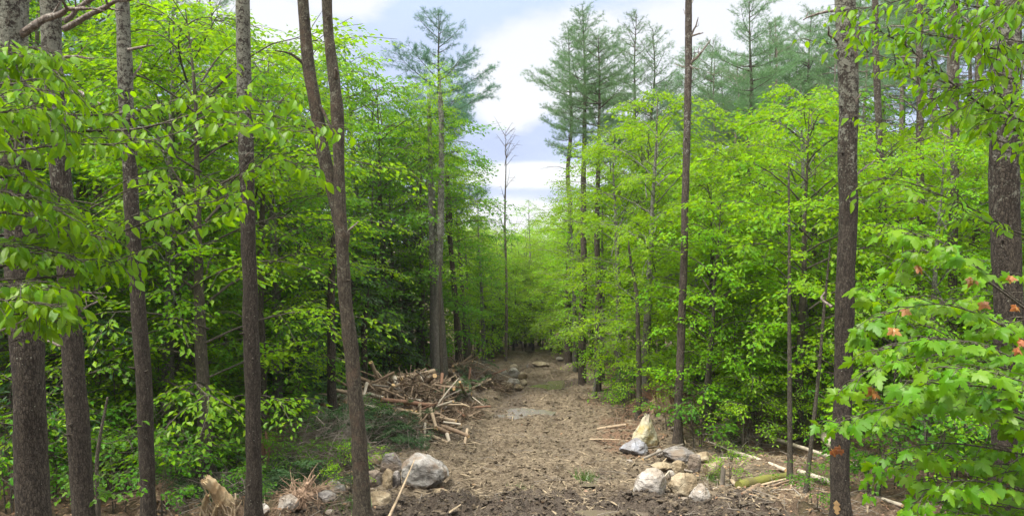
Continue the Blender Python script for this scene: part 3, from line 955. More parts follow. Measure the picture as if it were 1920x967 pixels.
# ------------------------------------------------------------------ the trunks that stand out one by one
def key_trunk(kind, pxs, Y, label, group=None, bark='spruce', above=4.0, stubs=(), seed=1, seg=30, rough=.055, crown=None, lean=0.0, knots=10, base_to_ground=True, tp=.55):
    """pxs: (pixel x, pixel y, width in pixels) from top to bottom"""
    rng = np.random.default_rng(seed)
    P, R = [], []
    for k, (px, py, wd) in enumerate(pxs):
        yy = Y + lean * (1 - k / max(1, len(pxs) - 1))
        P.append(at(px, py, yy))
        R.append(wd * .46 * yy / F)
    P, R = np.array(P), np.array(R)
    if above:
        d = unit(P[0] - P[1])
        d = unit(d + np.array([0, 0, 1.5]))
        P = np.vstack([P[0] + d * above, P[0] + d * above * .5, P])
        R = np.concatenate([[R[0] * tp, R[0] * (.4 + .5 * tp)], R])
    d = P[-1] - P[-2]
    g = gz(P[-1][0], P[-1][1])
    if base_to_ground and P[-1][2] > g:
        t = (P[-1][2] - g) / max(1e-3, -d[2])
        e = P[-1] + d * t * np.array([.6, .6, 1])
        P = np.vstack([P, e, e + np.array([0, 0, -.3])])
        R = np.concatenate([R, [R[-1] * 1.18, R[-1] * 1.5]])
    else:
        P = np.vstack([P, P[-1] + np.array([0, 0, -.35])])
        R = np.concatenate([R, [R[-1] * 1.25]])
    base = np.array([P[-1][0], P[-1][1], g])
    P = P[::-1] - base
    R = R[::-1]
    # even spacing in height
    zz = np.linspace(P[0][2], P[-1][2], max(60, int((P[-1][2] - P[0][2]) / .06)))
    C = resample(P, 200)
    Rr = np.interp(np.linspace(0, 1, 200), np.linspace(0, 1, len(R)), R)
    Q = np.stack([np.interp(zz, C[:, 2], C[:, c]) for c in range(3)], -1)
    Q[:, 2] = zz
    rr = np.interp(zz, C[:, 2], Rr)
    wig = np.stack([fbm2(zz * .9, zz * 0 + seed, 3, seed), fbm2(zz * .9, zz * 0 + seed + 40, 3, seed + 9), zz * 0], -1)
    Q = Q + wig * (rr[:, None] * .16)
    rr = rr * (1 + .05 * fbm2(zz * 1.6, zz * 0 + seed, 3, seed + 4)) * (1 + .55 * np.exp(-np.maximum(zz, 0) / .22))
    e = thing(kind, base, label, 'tree', group)
    w = MB()
    tube(w, Q, rr, seg, None, rough, (7, 7, 2.2), seed)
    for k in range(knots):
        z = rng.uniform(.5, P[-1][2] * .95)
        o = np.array([np.interp(z, Q[:, 2], Q[:, c]) for c in range(3)])
        r0 = np.interp(z, zz, rr)
        a = rng.uniform(0, 6.28)
        dv = np.array([math.cos(a), math.sin(a), rng.uniform(0, .5)])
        if k % 2:
            ln = rng.uniform(.02, .10)
            tube(w, [o + dv * r0 * .8, o + dv * (r0 + ln * .6), o + dv * (r0 + ln)], [.022, .012, .006], 7, 4)
        else:
            ln = rng.uniform(.10, .38)
            tube(w, [o + dv * r0 * .8, o + dv * (r0 + ln * .5), o + dv * (r0 + ln) + rng.normal(0, .05, 3)], [.009, .006, .002], 5, 6)
    link('trunk', w.mesh('trunk', BARK[bark], True), parent=e)
    if stubs:
        for px, py, dx, dy, wd, fork in stubs:          # dead limbs: pixel of the root and of the tip
            a, b = at(px, py, Y) - base, at(px + dx, py + dy, Y + rng.uniform(-.5, .5)) - base
            s = MB()
            m = (a + b) / 2 + np.array([0, 0, .05 * np.linalg.norm(b - a)]) + rng.normal(0, .03, 3)
            r0 = wd * .5 * Y / F
            PP = resample(np.array([a, m, b]), 9)
            PP[1:-1] += rng.normal(0, .012 * np.linalg.norm(b - a), (7, 3))
            tube(s, PP, [r0, r0 * .8, r0 * .35], 7, 18, .1, (12, 12, 12), seed)
            for f in range(fork):
                k = rng.integers(2, 8)
                l2 = np.linalg.norm(b - a) * rng.uniform(.2, .5)
                dv = unit(unit(b - a) + rng.normal(0, .6, 3)) * l2
                tube(s, [PP[k], PP[k] + dv * .5 + rng.normal(0, .02, 3), PP[k] + dv], [r0 * .4, r0 * .25, .002], 5, 5)
            link('dead_branch', s.mesh('dead_branch', BARK['dead'], True), parent=e)
    if crown:
        key, sc, zc = crown
        l = PROTO[key][1]
        top = Q[-1]
        link('crown', l, (top[0], top[1], top[2] - zc * sc), e, (0, 0, rng.uniform(0, 6)), sc)
    return e, Q, base


key_trunk('spruce_tree', [(14, -40, 48), (18, 100, 50), (30, 300, 58), (42, 500, 60), (54, 750, 62), (63, 967, 63)], 7.6,
          'thick dark conifer trunk at the left edge of the photo, nearest of the left row', seed=1,
          stubs=((30, 70, 130, -55, 16, 3), (36, 660, 62, -28, 9, 1), (40, 330, 60, -60, 7, 1)), knots=16)
key_trunk('spruce_tree', [(42, -40, 24), (40, 60, 24), (41, 300, 25), (47, 500, 25), (56, 800, 25)], 11.5,
          'grey lichened trunk half hidden behind the thick trunk at the left edge', seed=2, knots=6, base_to_ground=True)
key_trunk('spruce_tree', [(94, -40, 36), (97, 100, 37), (112, 300, 38), (130, 500, 40), (141, 740, 41), (157, 967, 43)], 9.2,
          'lichen-spotted conifer trunk with pale broken stubs, second from the left edge', seed=3,
          stubs=((120, 55, 130, -60, 12, 4), (140, 655, -58, -18, 7, 0), (120, 40, 90, -45, 10, 3), (112, 110, 65, 0, 7, 2), (130, 600, 70, -45, 5, 2), (136, 560, 60, -10, 5, 1), (118, 150, 70, 45, 9, 2)), knots=18)
key_trunk('spruce_tree', [(230, -40, 27), (234, 60, 27), (240, 250, 27), (250, 460, 28), (266, 700, 30), (277, 967, 30)], 10.8,
          'slim conifer trunk with one short snag near its top, third from the left edge', seed=4,
          stubs=((238, 95, 52, -10, 6, 1), (243, 150, 22, -35, 5, 0)), knots=16)
key_trunk('spruce_tree', [(456, -40, 27), (458, 80, 28), (463, 300, 29), (470, 500, 30), (472, 700, 31), (475, 967, 32)], 11.0,
          'straight bare conifer trunk standing alone left of the forked maple', seed=5,
          stubs=((460, 300, 14, -12, 4, 0),), knots=18)
# forked trunk in front of the brush
m, mq, mb_ = key_trunk('forked_maple', [(612, -40, 21), (615, 60, 21), (625, 150, 23), (632, 205, 27), (636, 260, 22), (638, 380, 23), (646, 520, 25), (661, 700, 29), (673, 850, 31), (680, 967, 33)], 11.2,
                       'forked maple trunk with two stems in front of the brush heap', bark='maple', seed=6, above=3.0,
                       stubs=((652, 455, 20, -40, 6, 1), (628, 150, 2, -22, 8, 0)), knots=10, rough=.09)
w = MB()
pp = [at(x, y, 11.3) - mb_ for x, y in ((563, -60), (568, 0), (578, 120), (592, 200), (607, 290), (628, 370), (640, 430))]
tube(w, pp[::-1], [.10, .105, .098, .095, .09, .085, .07], 20, 90, .07, (7, 7, 2.2), 66)
for a, b in (((580, 130), (515, 95)), ((602, 270), (560, 235)), ((588, 180), (640, 290))):
    w2 = MB()
    A, B = at(a[0], a[1], 11.3) - mb_, at(b[0], b[1], 11.1) - mb_
    tube(w2, [A, (A + B) / 2 + np.array([0, 0, .08]), B], [.03, .02, .008], 6, 8, .1)
    link('branch', w2.mesh('branch', BARK['maple'], True), parent=m)
link('stem', w.mesh('stem', BARK['maple'], True), parent=m)

key_trunk('dead_pine', [(1292, -40, 12), (1291, 100, 14), (1289, 200, 15), (1286, 350, 15), (1282, 500, 15), (1276, 680, 16), (1270, 835, 18)], 17.1,
          'tall bare pine trunk with broken stubs, rooted behind the right boulders', bark='pine', seed=7, seg=20, above=1.5,
          stubs=((1291, 20, 12, -26, 3, 1), (1291, 75, 18, -42, 4, 1), (1291, 70, 28, -8, 4, 2), (1290, 125, 42, -50, 6, 2), (1290, 120, 22, 10, 3, 1),
                 (1289, 128, -22, -6, 3, 2), (1287, 160, 18, -12, 3, 1), (1291, 45, -10, -28, 2, 0)), knots=26)
e, Q, b = key_trunk('spruce_tree', [(1584, -40, 38), (1586, 60, 38), (1593, 200, 37), (1590, 350, 36), (1587, 500, 36), (1583, 700, 37), (1575, 967, 39)], 10.4,
                    'stout grey conifer trunk with a tan blaze at its foot, right of the track', seed=8,
                    stubs=((1578, 20, -72, 18, 6, 2), (1575, 80, -22, -30, 5, 1), (1606, 160, 6, -120, 9, 0), (1560, 575, -14, -28, 6, 0), (1600, 230, 14, -55, 8, 1), (1600, 330, 40, -30, 4, 2)), knots=22)
w = MB()
zz = np.linspace(.14, .46, 8)
ti = []
c0 = at(1562, 945, 10.4) - b
rr = 40 * .5 * 10.4 / F * 1.06
for k, t in enumerate(np.linspace(-1, 1, 9)):
    cen = np.array([np.interp(c0[2] + t * .1, Q[:, 2], Q[:, c]) for c in range(3)])
    cen[2] = c0[2] + t * .1
    hw = math.sqrt(max(0.02, 1 - t * t)) * (.27 + .10 * math.sin(k * 2.3))
    ti.append([cen + rr * np.array([math.sin(a), -math.cos(a), 0]) for a in (-.75 + hw * np.linspace(-1, 1, 5))])
V = np.array(ti).reshape(-1, 3)
i = (np.arange(8)[:, None] * 5 + np.arange(4)[None])
w.add(V, [np.stack([i, i + 1, i + 6, i + 5], -1).reshape(-1, 4)])
link('bark_blaze', w.mesh('bark_blaze', WOOD['blaze'], True), parent=e)
key_trunk('spruce_tree', [(1892, -40, 46), (1890, 60, 46), (1882, 150, 47), (1879, 280, 52), (1884, 420, 53), (1888, 600, 52), (1882, 760, 48), (1878, 967, 50)], 8.2,
          'thick bowed dark trunk at the right edge behind the large-leaved maple', seed=9, knots=22, stubs=((1905, 280, 20, -60, 4, 1),))
key_trunk('dead_pine', [(1640, -40, 12), (1644, 120, 13), (1650, 300, 13), (1656, 420, 13), (1662, 700, 14)], 20,
          'thin grey pine trunk just right of the stout blazed trunk', bark='pine', seed=10, seg=14, knots=10,
          stubs=((1645, 150, 25, -10, 2, 1), (1648, 240, 30, -20, 2, 2)))
for k, (pts, Y, lab) in enumerate((
        ([(1722, -40, 13), (1725, 200, 14), (1728, 520, 15)], 19, 'dark dead-limbed pine trunk left of the right-edge trunk'),
        ([(1792, -40, 15), (1790, 250, 16), (1785, 560, 17)], 16.5, 'slender dark pine trunk nearest the right-edge trunk'),
        ([(1838, -40, 13), (1832, 300, 13), (1828, 560, 14)], 20, 'faint grey pine trunk touching the right-edge trunk on its left'))):
    key_trunk('dead_pine', pts, Y, lab, bark='pine', seed=20 + k, seg=12, knots=8,
              stubs=tuple((pts[1][0], y, s * RNG.integers(25, 75), RNG.integers(-35, 10), 3, 4) for y in (60, 110, 160, 210, 265, 320) for s in (-1, 1)))
# trunks along the track further back; some carry a crown of their own
CROWNS = {826: ('slim_a', .55, 9.6), 805: ('slim_b', .5, 9.6), 838: ('slim_b', .5, 9.6), 1180: ('slim_a', .6, 9.8), 1479: ('sapling_b', 1.0, 3.6), 1555: ('sapling_a', .8, 3.8)}
for pts, Y, bark, lab in (
        ([(826, 190, 10), (828, 300, 12), (823, 500, 15), (818, 690, 19), (819, 745, 22)], 24.5, 'grey', 'pale grey maple trunk rising behind the log pile'),
        ([(805, 210, 8), (809, 400, 11), (812, 600, 14), (816, 740, 17)], 25.2, 'grey', 'darker twin trunk touching the pale grey maple behind the logs'),
        ([(838, 330, 8), (843, 420, 13), (846, 480, 10), (856, 600, 13), (862, 712, 17)], 28, 'maple', 'leaning brown trunk with a burl, right of the grey twin trunks'),
        ([(825, 500, 5), (825, 600, 6), (828, 700, 7), (826, 755, 8)], 23.0, 'thin', 'thin pole in front of the grey twin trunks'),
        ([(1132, 560, 5), (1126, 640, 6), (1119, 700, 7), (1113, 745, 8)], 25.6, 'grey', 'thin pale leaning pole in front of the puddle pine'),
        ([(1180, 470, 5), (1194, 560, 8), (1197, 650, 10), (1198, 795, 12)], 18.8, 'thin', 'grey sapling trunk rising behind the pointed boulder'),
        ([(690, 560, 7), (683, 620, 12), (684, 700, 14)], 22, 'spruce', 'blackened broken trunk right of the forked maple'),
        ([(625, 460, 14), (620, 600, 16), (624, 760, 20)], 17.5, 'spruce', 'dark trunk in the shade just left of the forked maple'),
        ([(488, 600, 18), (490, 700, 20), (492, 850, 22)], 15.5, 'spruce', 'black rotten trunk close behind the lone straight trunk'),
        ([(1479, 340, 4), (1480, 500, 6), (1480, 700, 9), (1482, 915, 11)], 13.6, 'thin', 'spindly upright sapling trunk in the open litter left of the blazed trunk'),
        ([(1555, 480, 4), (1540, 640, 6), (1527, 780, 8), (1508, 950, 9)], 12.9, 'thin', 'spindly leaning sapling trunk beside the blazed trunk')):
    key_trunk('young_tree' if bark in ('thin', 'grey') else 'forest_tree', pts, Y, lab, bark=bark, seed=int(pts[0][0]), seg=12,
              above=(.9 if pts[0][1] < 240 else .35), knots=6, rough=.08, tp=.08,
              crown=CROWNS.get(pts[0][0]))

# ------------------------------------------------------------------ conifers that show against the sky
def by_top(kind, key, px, py, Y, Hp, label, cat='tree', group=None, xbase=None, az=None):
    """a tree whose tip is seen at (px, py); Hp is the height of its pattern"""
    p = at(px, py, Y)
    g = gz(p[0], Y)
    return plant(kind, key, p[0], Y, label, cat, group, (p[2] - g) / Hp, az=az)


by_top('white_pine', 'bluepine', 822, 22, 36, 15, 'blue-green pine rising above the maples left of the sky gap', az=1.0)
by_top('white_pine', 'pine_a', 1094, 14, 28.3, 17, 'tallest pine right of the sky gap, its stout dark trunk standing by the far puddle', az=.3)
by_top('white_pine', 'pine_b', 1068, 52, 37, 17, 'pine with long dead lower limbs reaching into the sky gap', az=2.2)
by_top('white_pine', 'pine_b', 1123, 66, 26.8, 17, 'brown-trunked pine just right of the puddle pine', az=4.0)
by_top('white_pine', 'pine_c', 1190, 26, 46, 15, 'slim pointed pine left of the tall bare trunk', az=.9)
by_top('white_pine', 'pine_c', 1226, 52, 48, 15, 'smaller pale pine between the slim pine and the bare trunk', az=2.9)
by_top('white_pine', 'pine_b', 1407, -12, 33, 17, 'pale-trunked pine with a small tufted crown at the top of the photo', az=2.0)
gp = 'pines massed behind the bright maples on the right'
gl = 'tall grey-green pine in the dense stand behind the bright right maples'
for px, py, Y, k in ((1290, 95, 44, 'pine_b'), (1335, 75, 47, 'pine_c'), (1352, 130, 41, 'pine_a'), (1395, 110, 50, 'pine_a'), (1445, 40, 45, 'pine_b'), (1478, 85, 42, 'pine_a'),
                     (1520, 20, 40, 'pine_a'), (1555, 60, 46, 'pine_b'), (1612, -30, 38, 'pine_a'), (1660, -60, 40, 'pine_b'), (1320, 160, 54, 'pine_a'), (1420, 140, 56, 'pine_b'),
                     (1500, 100, 55, 'pine_c'), (1250, 150, 56, 'pine_a'), (1700, -80, 44, 'pine_a'), (1760, -60, 42, 'pine_a')):
    by_top('white_pine', k, px, py, Y, {'pine_a': 17, 'pine_b': 17, 'pine_c': 15}[k], gl, group=gp)
gd = 'pines with dead lower limbs in the right wood'
for px, Y in ((1620, 27), (1690, 25), (1745, 29), (1775, 23), (1815, 27), (1860, 24), (1910, 28), (1560, 33), (1450, 36), (1380, 38), (1340, 40)):
    p = at(px, 300, Y)
    plant('white_pine', 'deadpine', p[0], Y, 'grey pine bristling with dead twigs deep in the right wood', 'tree', gd, RNG.uniform(.85, 1.05))
for px, py, Y in ((150, -60, 30), (330, -30, 34), (40, -80, 26), (270, -50, 24), (395, -40, 32)):
    by_top('white_pine', 'pine_b', px, py, Y, 17, 'tall pine half hidden behind the leaves of the left wood', group='pines in the left wood')
by_top('dead_tree', 'snag', 948, 240, 38, 11.5, 'slender leafless dead tree standing in the sky gap', az=.4)
by_top('dead_tree', 'snag', 373, -30, 26, 11.5, 'leafless tree with pale twigs against the sky at top left', az=1.9)

# ------------------------------------------------------------------ the broadleaf wood
TOPL = np.array([[-200, -260], [300, -60], [420, 20], [480, 70], [560, 40], [640, 80], [700, 85], [740, 130], [775, 215], [830, 185], [860, 260], [885, 360], [915, 410], [945, 440], [965, 460]])
TOPR = np.array([[965, 450], [985, 430], [1010, 400], [1060, 360], [1110, 335], [1160, 240], [1190, 165], [1250, 165], [1290, 290], [1340, 330], [1410, 300], [1450, 230], [1500, 160], [1560, 160],
                 [1620, 190], [1700, 230], [1800, 200], [1900, 150], [2100, 100]])
HP = {'maple_a': 9.5, 'maple_b': 9.5, 'maple_c': 7.0, 'beech_a': 9.0, 'beech_b': 6.5, 'deep_a': 9.0, 'deep_b': 6.0, 'slim_a': 10.5, 'slim_b': 10.5, 'far_a': 11.0, 'far_b': 11.0, 'hemlock_a': 8.5, 'hemlock_b': 5.0}
PLACED = []


def free(X, Y, dmin):
    return all((X - a) ** 2 + (Y - b) ** 2 > (dmin * .5 + c * .5) ** 2 for a, b, c in PLACED)


def top_limit(px, side):
    T = TOPL if side < 0 else TOPR
    return np.interp(px, T[:, 0], T[:, 1])


def edge(Y, side):
    """where the wood begins beside the track"""
    if side < 0:
        return np.interp(Y, [11, 14, 17.5, 22, 26, 30, 36, 41, 46], [-6.3, -5.4, -5.9, -5.3, -4.2, -2.6, -1.4, -.9, -.2])
    return np.interp(Y, [11, 14, 17, 19, 22, 26, 30, 36, 41, 46], [7.2, 6.0, 4.9, 3.9, 3.6, 3.2, 3.1, 3.3, 3.4, 3.2])


def put(key, X, Y, s, label, group, kind='broadleaf_tree', az=None):
    PLACED.append((X, Y, 1.6))
    cat = 'tree'
    return plant(kind, key, X, Y, label, cat, group, s, az=az)


rngF = np.random.default_rng(101)
# trees one can pick out
for key, px, py, Y, lab in (
        ('slim_a', 832, 160, 25.5, 'tall bright maple below the blue-green pine, above the log pile'),
        ('maple_b', 690, 78, 28, 'yellow-green maple with its top against the sky left of the blue-green pine'),
        ('maple_a', 1210, 165, 20.5, 'bright lime maple standing left of the tall bare trunk, above the pointed boulder'),
        ('beech_a', 1165, 235, 24.5, 'tall lime sapling crown left of the brightest maple'),
        ('maple_a', 1520, 150, 19.5, 'broad bright maple with layered boughs left of the blazed trunk'),
        ('slim_a', 995, 372, 47, 'small round-topped tree at the right side of the sky gap'),
        ('slim_b', 1050, 365, 44, 'slim leafy tree next to the round-topped one in the sky gap'),
        ('beech_a', 1080, 345, 33, 'lime tree overhanging the far puddle from the right'),
        ('maple_c', 1340, 330, 19.8, 'leafy maple just right of the tall bare trunk'),
        ('maple_c', 1420, 300, 21.5, 'maple behind the leafy one right of the tall bare trunk'),
        ('slim_a', 908, 350, 36, 'thin leafy tree left of the dead tree in the sky gap'),
        ('slim_b', 876, 285, 33, 'thin leafy tree between the bright maple and the sky gap'),
        ('beech_a', 760, 215, 30, 'lime tree under the left boughs of the blue-green pine'),
        ('maple_a', 520, 75, 22, 'yellow-green maple with its top in the white cloud between lone trunk and fork'),
        ('maple_a', 350, 20, 21, 'airy maple whose top meets the white sky between third and lone trunks')):
    p = at(px, py, Y)
    s = (p[2] - gz(p[0], Y)) / HP[key]
    put(key, p[0], Y, s, lab, None)

LEFTK = ['maple_a', 'deep_a', 'maple_b', 'deep_a', 'beech_a', 'hemlock_a', 'deep_b', 'deep_a', 'beech_b']
RIGHTK = ['maple_a', 'maple_b', 'beech_a', 'maple_c', 'deep_a', 'beech_b', 'deep_b', 'maple_a', 'deep_a']
LAB = {'L1': ('leafy tree in the shaded wood left of the track', 'leafy trees in the left wood'),
       'R1': ('leafy tree in the bright wood right of the track', 'leafy trees in the right wood'),
       'LH': ('dark hemlock in the shaded wood left of the track', 'hemlocks in the left wood'),
       'RH': ('dark hemlock in the shade of the right wood', 'hemlocks in the right wood'),
       'C': ('pale green tree in the hollow beyond the end of the track', 'trees beyond the end of the track')}
for side, kinds, n, ymax in ((-1, LEFTK, 92, 46), (1, RIGHTK, 84, 44)):
    got, tries = 0, 0
    while got < n and tries < 6000:
        tries += 1
        Y = 13.2 + (ymax - 13.2) * rngF.random() ** 1.15
        e0 = edge(Y, side)
        lim = .74 * Y + 1.5
        off = rngF.random() ** 1.35 * max(.5, lim - abs(e0))
        X = e0 + side * off
        if side > 0 and Y < 17.5 and X < 8.5:
            continue
        dmin = 1.7 + .02 * Y
        if not free(X, Y, dmin):
            continue
        px = 960 + F * X / Y
        key = kinds[rngF.integers(len(kinds))]
        lim_y = top_limit(px, side) + rngF.uniform(0, 70) + (60 if off > 5 else 0) * 0
        H = at(px, lim_y, Y)[2] - gz(X, Y)
        hmax = 12.5 if key != 'hemlock_a' else 10
        H = min(H, rngF.uniform(.72, 1.0) * hmax)
        if H < 3.5:
            continue
        if H < 6.5 and key in ('maple_a', 'maple_b', 'beech_a', 'deep_a'):
            key = {'maple_a': 'maple_c', 'maple_b': 'maple_c', 'beech_a': 'beech_b', 'deep_a': 'deep_b'}[key]
        hem = key.startswith('hem')
        lab = LAB[('L' if side < 0 else 'R') + ('H' if hem else '1')]
        put(key, X, Y, H / HP[key], lab[0], lab[1], 'hemlock' if hem else 'broadleaf_tree')
        PLACED[-1] = (X, Y, dmin)
        got += 1
# hemlocks standing in the shade behind the log pile, and conifers at the track's far end
for px, Y, s in ((700, 25, 1.0), (735, 28, 1.05), (660, 22.5, .85), (770, 30, 1.0), (600, 24, 1.0), (560, 19.5, .7), (520, 23, 1.0)):
    p = at(px, 500, Y)
    plant('hemlock', 'hemlock_a', p[0], Y, *(LAB['LH'][0], 'tree', LAB['LH'][1]), s)
for px, Y, s, lab in ((985, 48, .9, 'dark hemlock closing the far end of the track'), (958, 50, 1.0, 'dark hemlock left of the one closing the track'), (925, 42, .6, 'low grey-green hemlock beside the far boulders')):
    p = at(px, 500, Y)
    plant('hemlock', 'hemlock_a', p[0], Y, lab, 'tree', None, s)
# trees in the hollow beyond the end of the track
gotc = tries = 0
while gotc < 44 and tries < 4000:
    tries += 1
    Y = rngF.uniform(47, 112) if gotc > 9 else rngF.uniform(46, 56)
    px = rngF.uniform(880, 1110)
    X = (px - 960) / F * Y
    if not free(X, Y, 2.8):
        continue
    H = at(px, np.interp(px, [880, 940, 965, 1000, 1100], [400, 428, 452, 415, 380]) + rngF.uniform(0, 45), Y)[2] - gz(X, Y)
    H = min(H, 15)
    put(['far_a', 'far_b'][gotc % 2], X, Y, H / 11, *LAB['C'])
    PLACED[-1] = (X, Y, 2.8)
    gotc += 1


for k, (px, Y, key, H) in enumerate(((962, 45, 'beech_b', 5.5), (1000, 46.5, 'maple_c', 6.0), (1035, 45, 'beech_b', 5.0), (1065, 43.5, 'maple_c', 6.5), (940, 44, 'maple_c', 6.0), (1010, 50, 'beech_b', 7), (975, 52, 'maple_c', 7.5),
                                    (1050, 51, 'maple_c', 7), (915, 41, 'beech_b', 5.5), (1090, 40, 'beech_b', 5.5))):
    p = at(px, 600, Y)
    put(key, p[0], Y, H / HP[key], 'leafy young tree crowding the far end of the track', 'young trees at the far end of the track')


for k, (px, Y, sc_) in enumerate(((905, 41, 1.7), (930, 42.5, 2.0), (955, 44, 1.8), (985, 44.5, 1.5), (1015, 45, 1.8), (1040, 44, 1.9), (1068, 42, 1.8), (1085, 39, 1.7), (890, 38, 1.6), (870, 34, 1.4))):
    p = at(px, 600, Y)
    plant('leafy_shrub', 'bush_a', p[0], Y, 'bright leafy shrub at the far end of the track', 'shrub', 'shrubs at the far end of the track', sc_, rng=rngF)


def far_wood():
    rng = np.random.default_rng(77)
    lv = MB()
    for k in range(260):
        Y = rng.uniform(135, 330)
        X = rng.uniform(-.75, .75) * Y
        g = gz(X, Y)
        H = rng.uniform(11, 15) + (4 if Y > 240 else 0)
        n = 150
        d = unit(rng.normal(0, 1, (n, 3)))
        p = d * rng.random((n, 1)) ** .4 * np.array([4.2, 4.2, H * .45]) + np.array([X, Y, g + H * .55])
        leaves(lv, lf_ovate(), p, rng.normal(0, 1, (n, 3)), UP + rng.normal(0, .5, (n, 3)), rng.uniform(.9, 1.7, n), tint_of(rng, n, rng.uniform(.3, .8), .4))
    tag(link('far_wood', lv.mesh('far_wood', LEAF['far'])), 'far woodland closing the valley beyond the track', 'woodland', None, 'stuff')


far_wood()
# understorey
SAP = [('sapling_a', 'leafy sapling in the understorey'), ('sapling_b', 'thin sapling in the understorey')]
for side, n, tl, tg in ((-1, 22, 'young leafy sapling in the shade of the left wood', 'saplings in the left wood'), (1, 26, 'young leafy sapling along the right edge of the wood', 'saplings in the right wood')):
    got, tries = 0, 0
    while got < n and tries < 3000:
        tries += 1
        Y = rngF.uniform(12.5, 30)
        X = edge(Y, side) + side * (rngF.random() * 6 - .3)
        if side > 0 and Y < 15.5 and X < 7.5 or abs(X) > .72 * Y:
            continue
        plant('sapling', SAP[got % 2][0] if side > 0 else 'sapling_c', X, Y, tl, 'sapling', tg, rngF.uniform(.7, 1.15), rng=rngF)
        got += 1
for side, n, tl, tg in ((-1, 30, 'low leafy shrub on the shaded floor of the left wood', 'shrubs in the left wood'), (1, 24, 'low leafy shrub along the right edge of the wood', 'shrubs in the right wood')):
    got, tries = 0, 0
    while got < n and tries < 3000:
        tries += 1
        Y = rngF.uniform(11.5, 27)
        X = edge(Y, side) + side * (rngF.random() * 6)
        if side > 0 and (Y < 16.0 and X < 8.0) or abs(X) > .72 * Y:
            continue
        plant('leafy_shrub', 'bush_a' if (got % 2 == 0) == (side > 0) else 'bush_b', X, Y, tl, 'shrub', tg, rngF.uniform(.6, 1.2), rng=rngF)
        got += 1
for px, py, s, key, lab in (
        (318, 930, 1.2, 'bush_b', 'dense dark green bush between the third trunk and the pale broken stump'),
        (225, 960, .9, 'bush_b', 'low maple shrub at the foot of the third trunk'),
        (690, 800, .5, 'bush_b', 'small bright green shoot beside the brush heap behind the forked maple'),
        (655, 935, .42, 'bush_a', 'small yellowish shoot at the foot of the forked maple'),
        (1310, 838, .95, 'bush_b', 'leafy shrub at the foot of the tall bare trunk'),
        (1180, 790, .8, 'bush_a', 'yellow-green shrub left of the pointed boulder'),
        (1385, 850, .95, 'bush_a', 'leafy shrub right of the tan boulders'),
        (1420, 800, 1.2, 'bush_b', 'leafy shrub above the pale fallen logs'),
        (1365, 905, .4, 'bush_a', 'mossy green tuft beside the grey broken stub'),
        (440, 900, .55, 'bush_a', 'bright shoot left of the lone straight trunk'),
        (1345, 815, .8, 'bush_b', 'leafy maple shrub overhanging the rust-stained rocks'),
        (1255, 812, .6, 'bush_a', 'small bright shrub between the pointed boulder and the bare trunk'),
        (1480, 840, .8, 'bush_a', 'bright shrub among the white fallen stems'),
        (1545, 800, 1.0, 'bush_b', 'dark shrub touching the blazed trunk on its left'),
        (1668, 915, 1.1, 'bush_b', 'shaded shrub just right of the foot of the blazed trunk'),
        (1735, 930, 1.2, 'bush_a', 'shaded shrub behind the large maple leaves, left of centre'),
        (1800, 900, 1.3, 'bush_b', 'shaded shrub behind the middle of the large-leaved maple'),
        (1880, 930, 1.3, 'bush_b', 'shaded shrub at the foot of the bowed right-edge trunk'),
        (560, 830, .8, 'fir_bush', 'dark little fir beside the grey dead tangle'),
        (505, 905, .6, 'bush_b', 'low shoot between the lone trunk and the torn root'),
        (640, 880, .45, 'bush_b', 'green shoot above the light grey boulder'),
        (90, 930, 1.0, 'bush_b', 'leafy shrub between the thick left-edge trunk and the second trunk'),
        (215, 860, 1.1, 'bush_b', 'leafy shrub between the second and third trunks'),
        (395, 850, 1.0, 'bush_b', 'shaded shrub behind the dense dark green bush'),
        (420, 800, 1.2, 'bush_b', 'tall shaded shrub left of the lone straight trunk'),
        (590, 905, .5, 'bush_b', 'low green shoot right of the torn root'),
        (460, 950, .5, 'bush_b', 'low shoot at the foot of the lone straight trunk'),
        (300, 975, .7, 'bush_b', 'low shoot right of the third trunk at the photo bottom'),
        (560, 790, 1.3, 'sapling_c', 'shaded sapling between the lone trunk and the grey dead tangle'),
        (30, 960, 1.1, 'bush_b', 'leafy shrub hidden behind the thick left-edge trunk'),
        (1530, 960, .45, 'bush_b', 'small seedling left of the blazed trunk'),
        (1640, 930, .9, 'bush_b', 'dark shrub right of the blazed trunk'),
        (1440, 745, 1.0, 'sapling_b', 'low sapling standing behind the broad pale log')):
    p = on_ground(px, py)
    plant('leafy_shrub' if 'sap' not in key else 'sapling', key, p[0], p[1], lab, 'shrub' if 'sap' not in key else 'sapling', None, s, rng=rngF)

# ------------------------------------------------------------------ boulders
def ico(sub):
    bm = bmesh.new()
    bmesh.ops.create_icosphere(bm, subdivisions=sub, radius=1.0)
    v = np.array([x.co[:] for x in bm.verts])
    f = np.array([[x.index for x in p.verts] for p in bm.faces])
    bm.free()
    return v, f


ICO5, ICO2, ICO1 = ico(5), ico(2), ico(1)


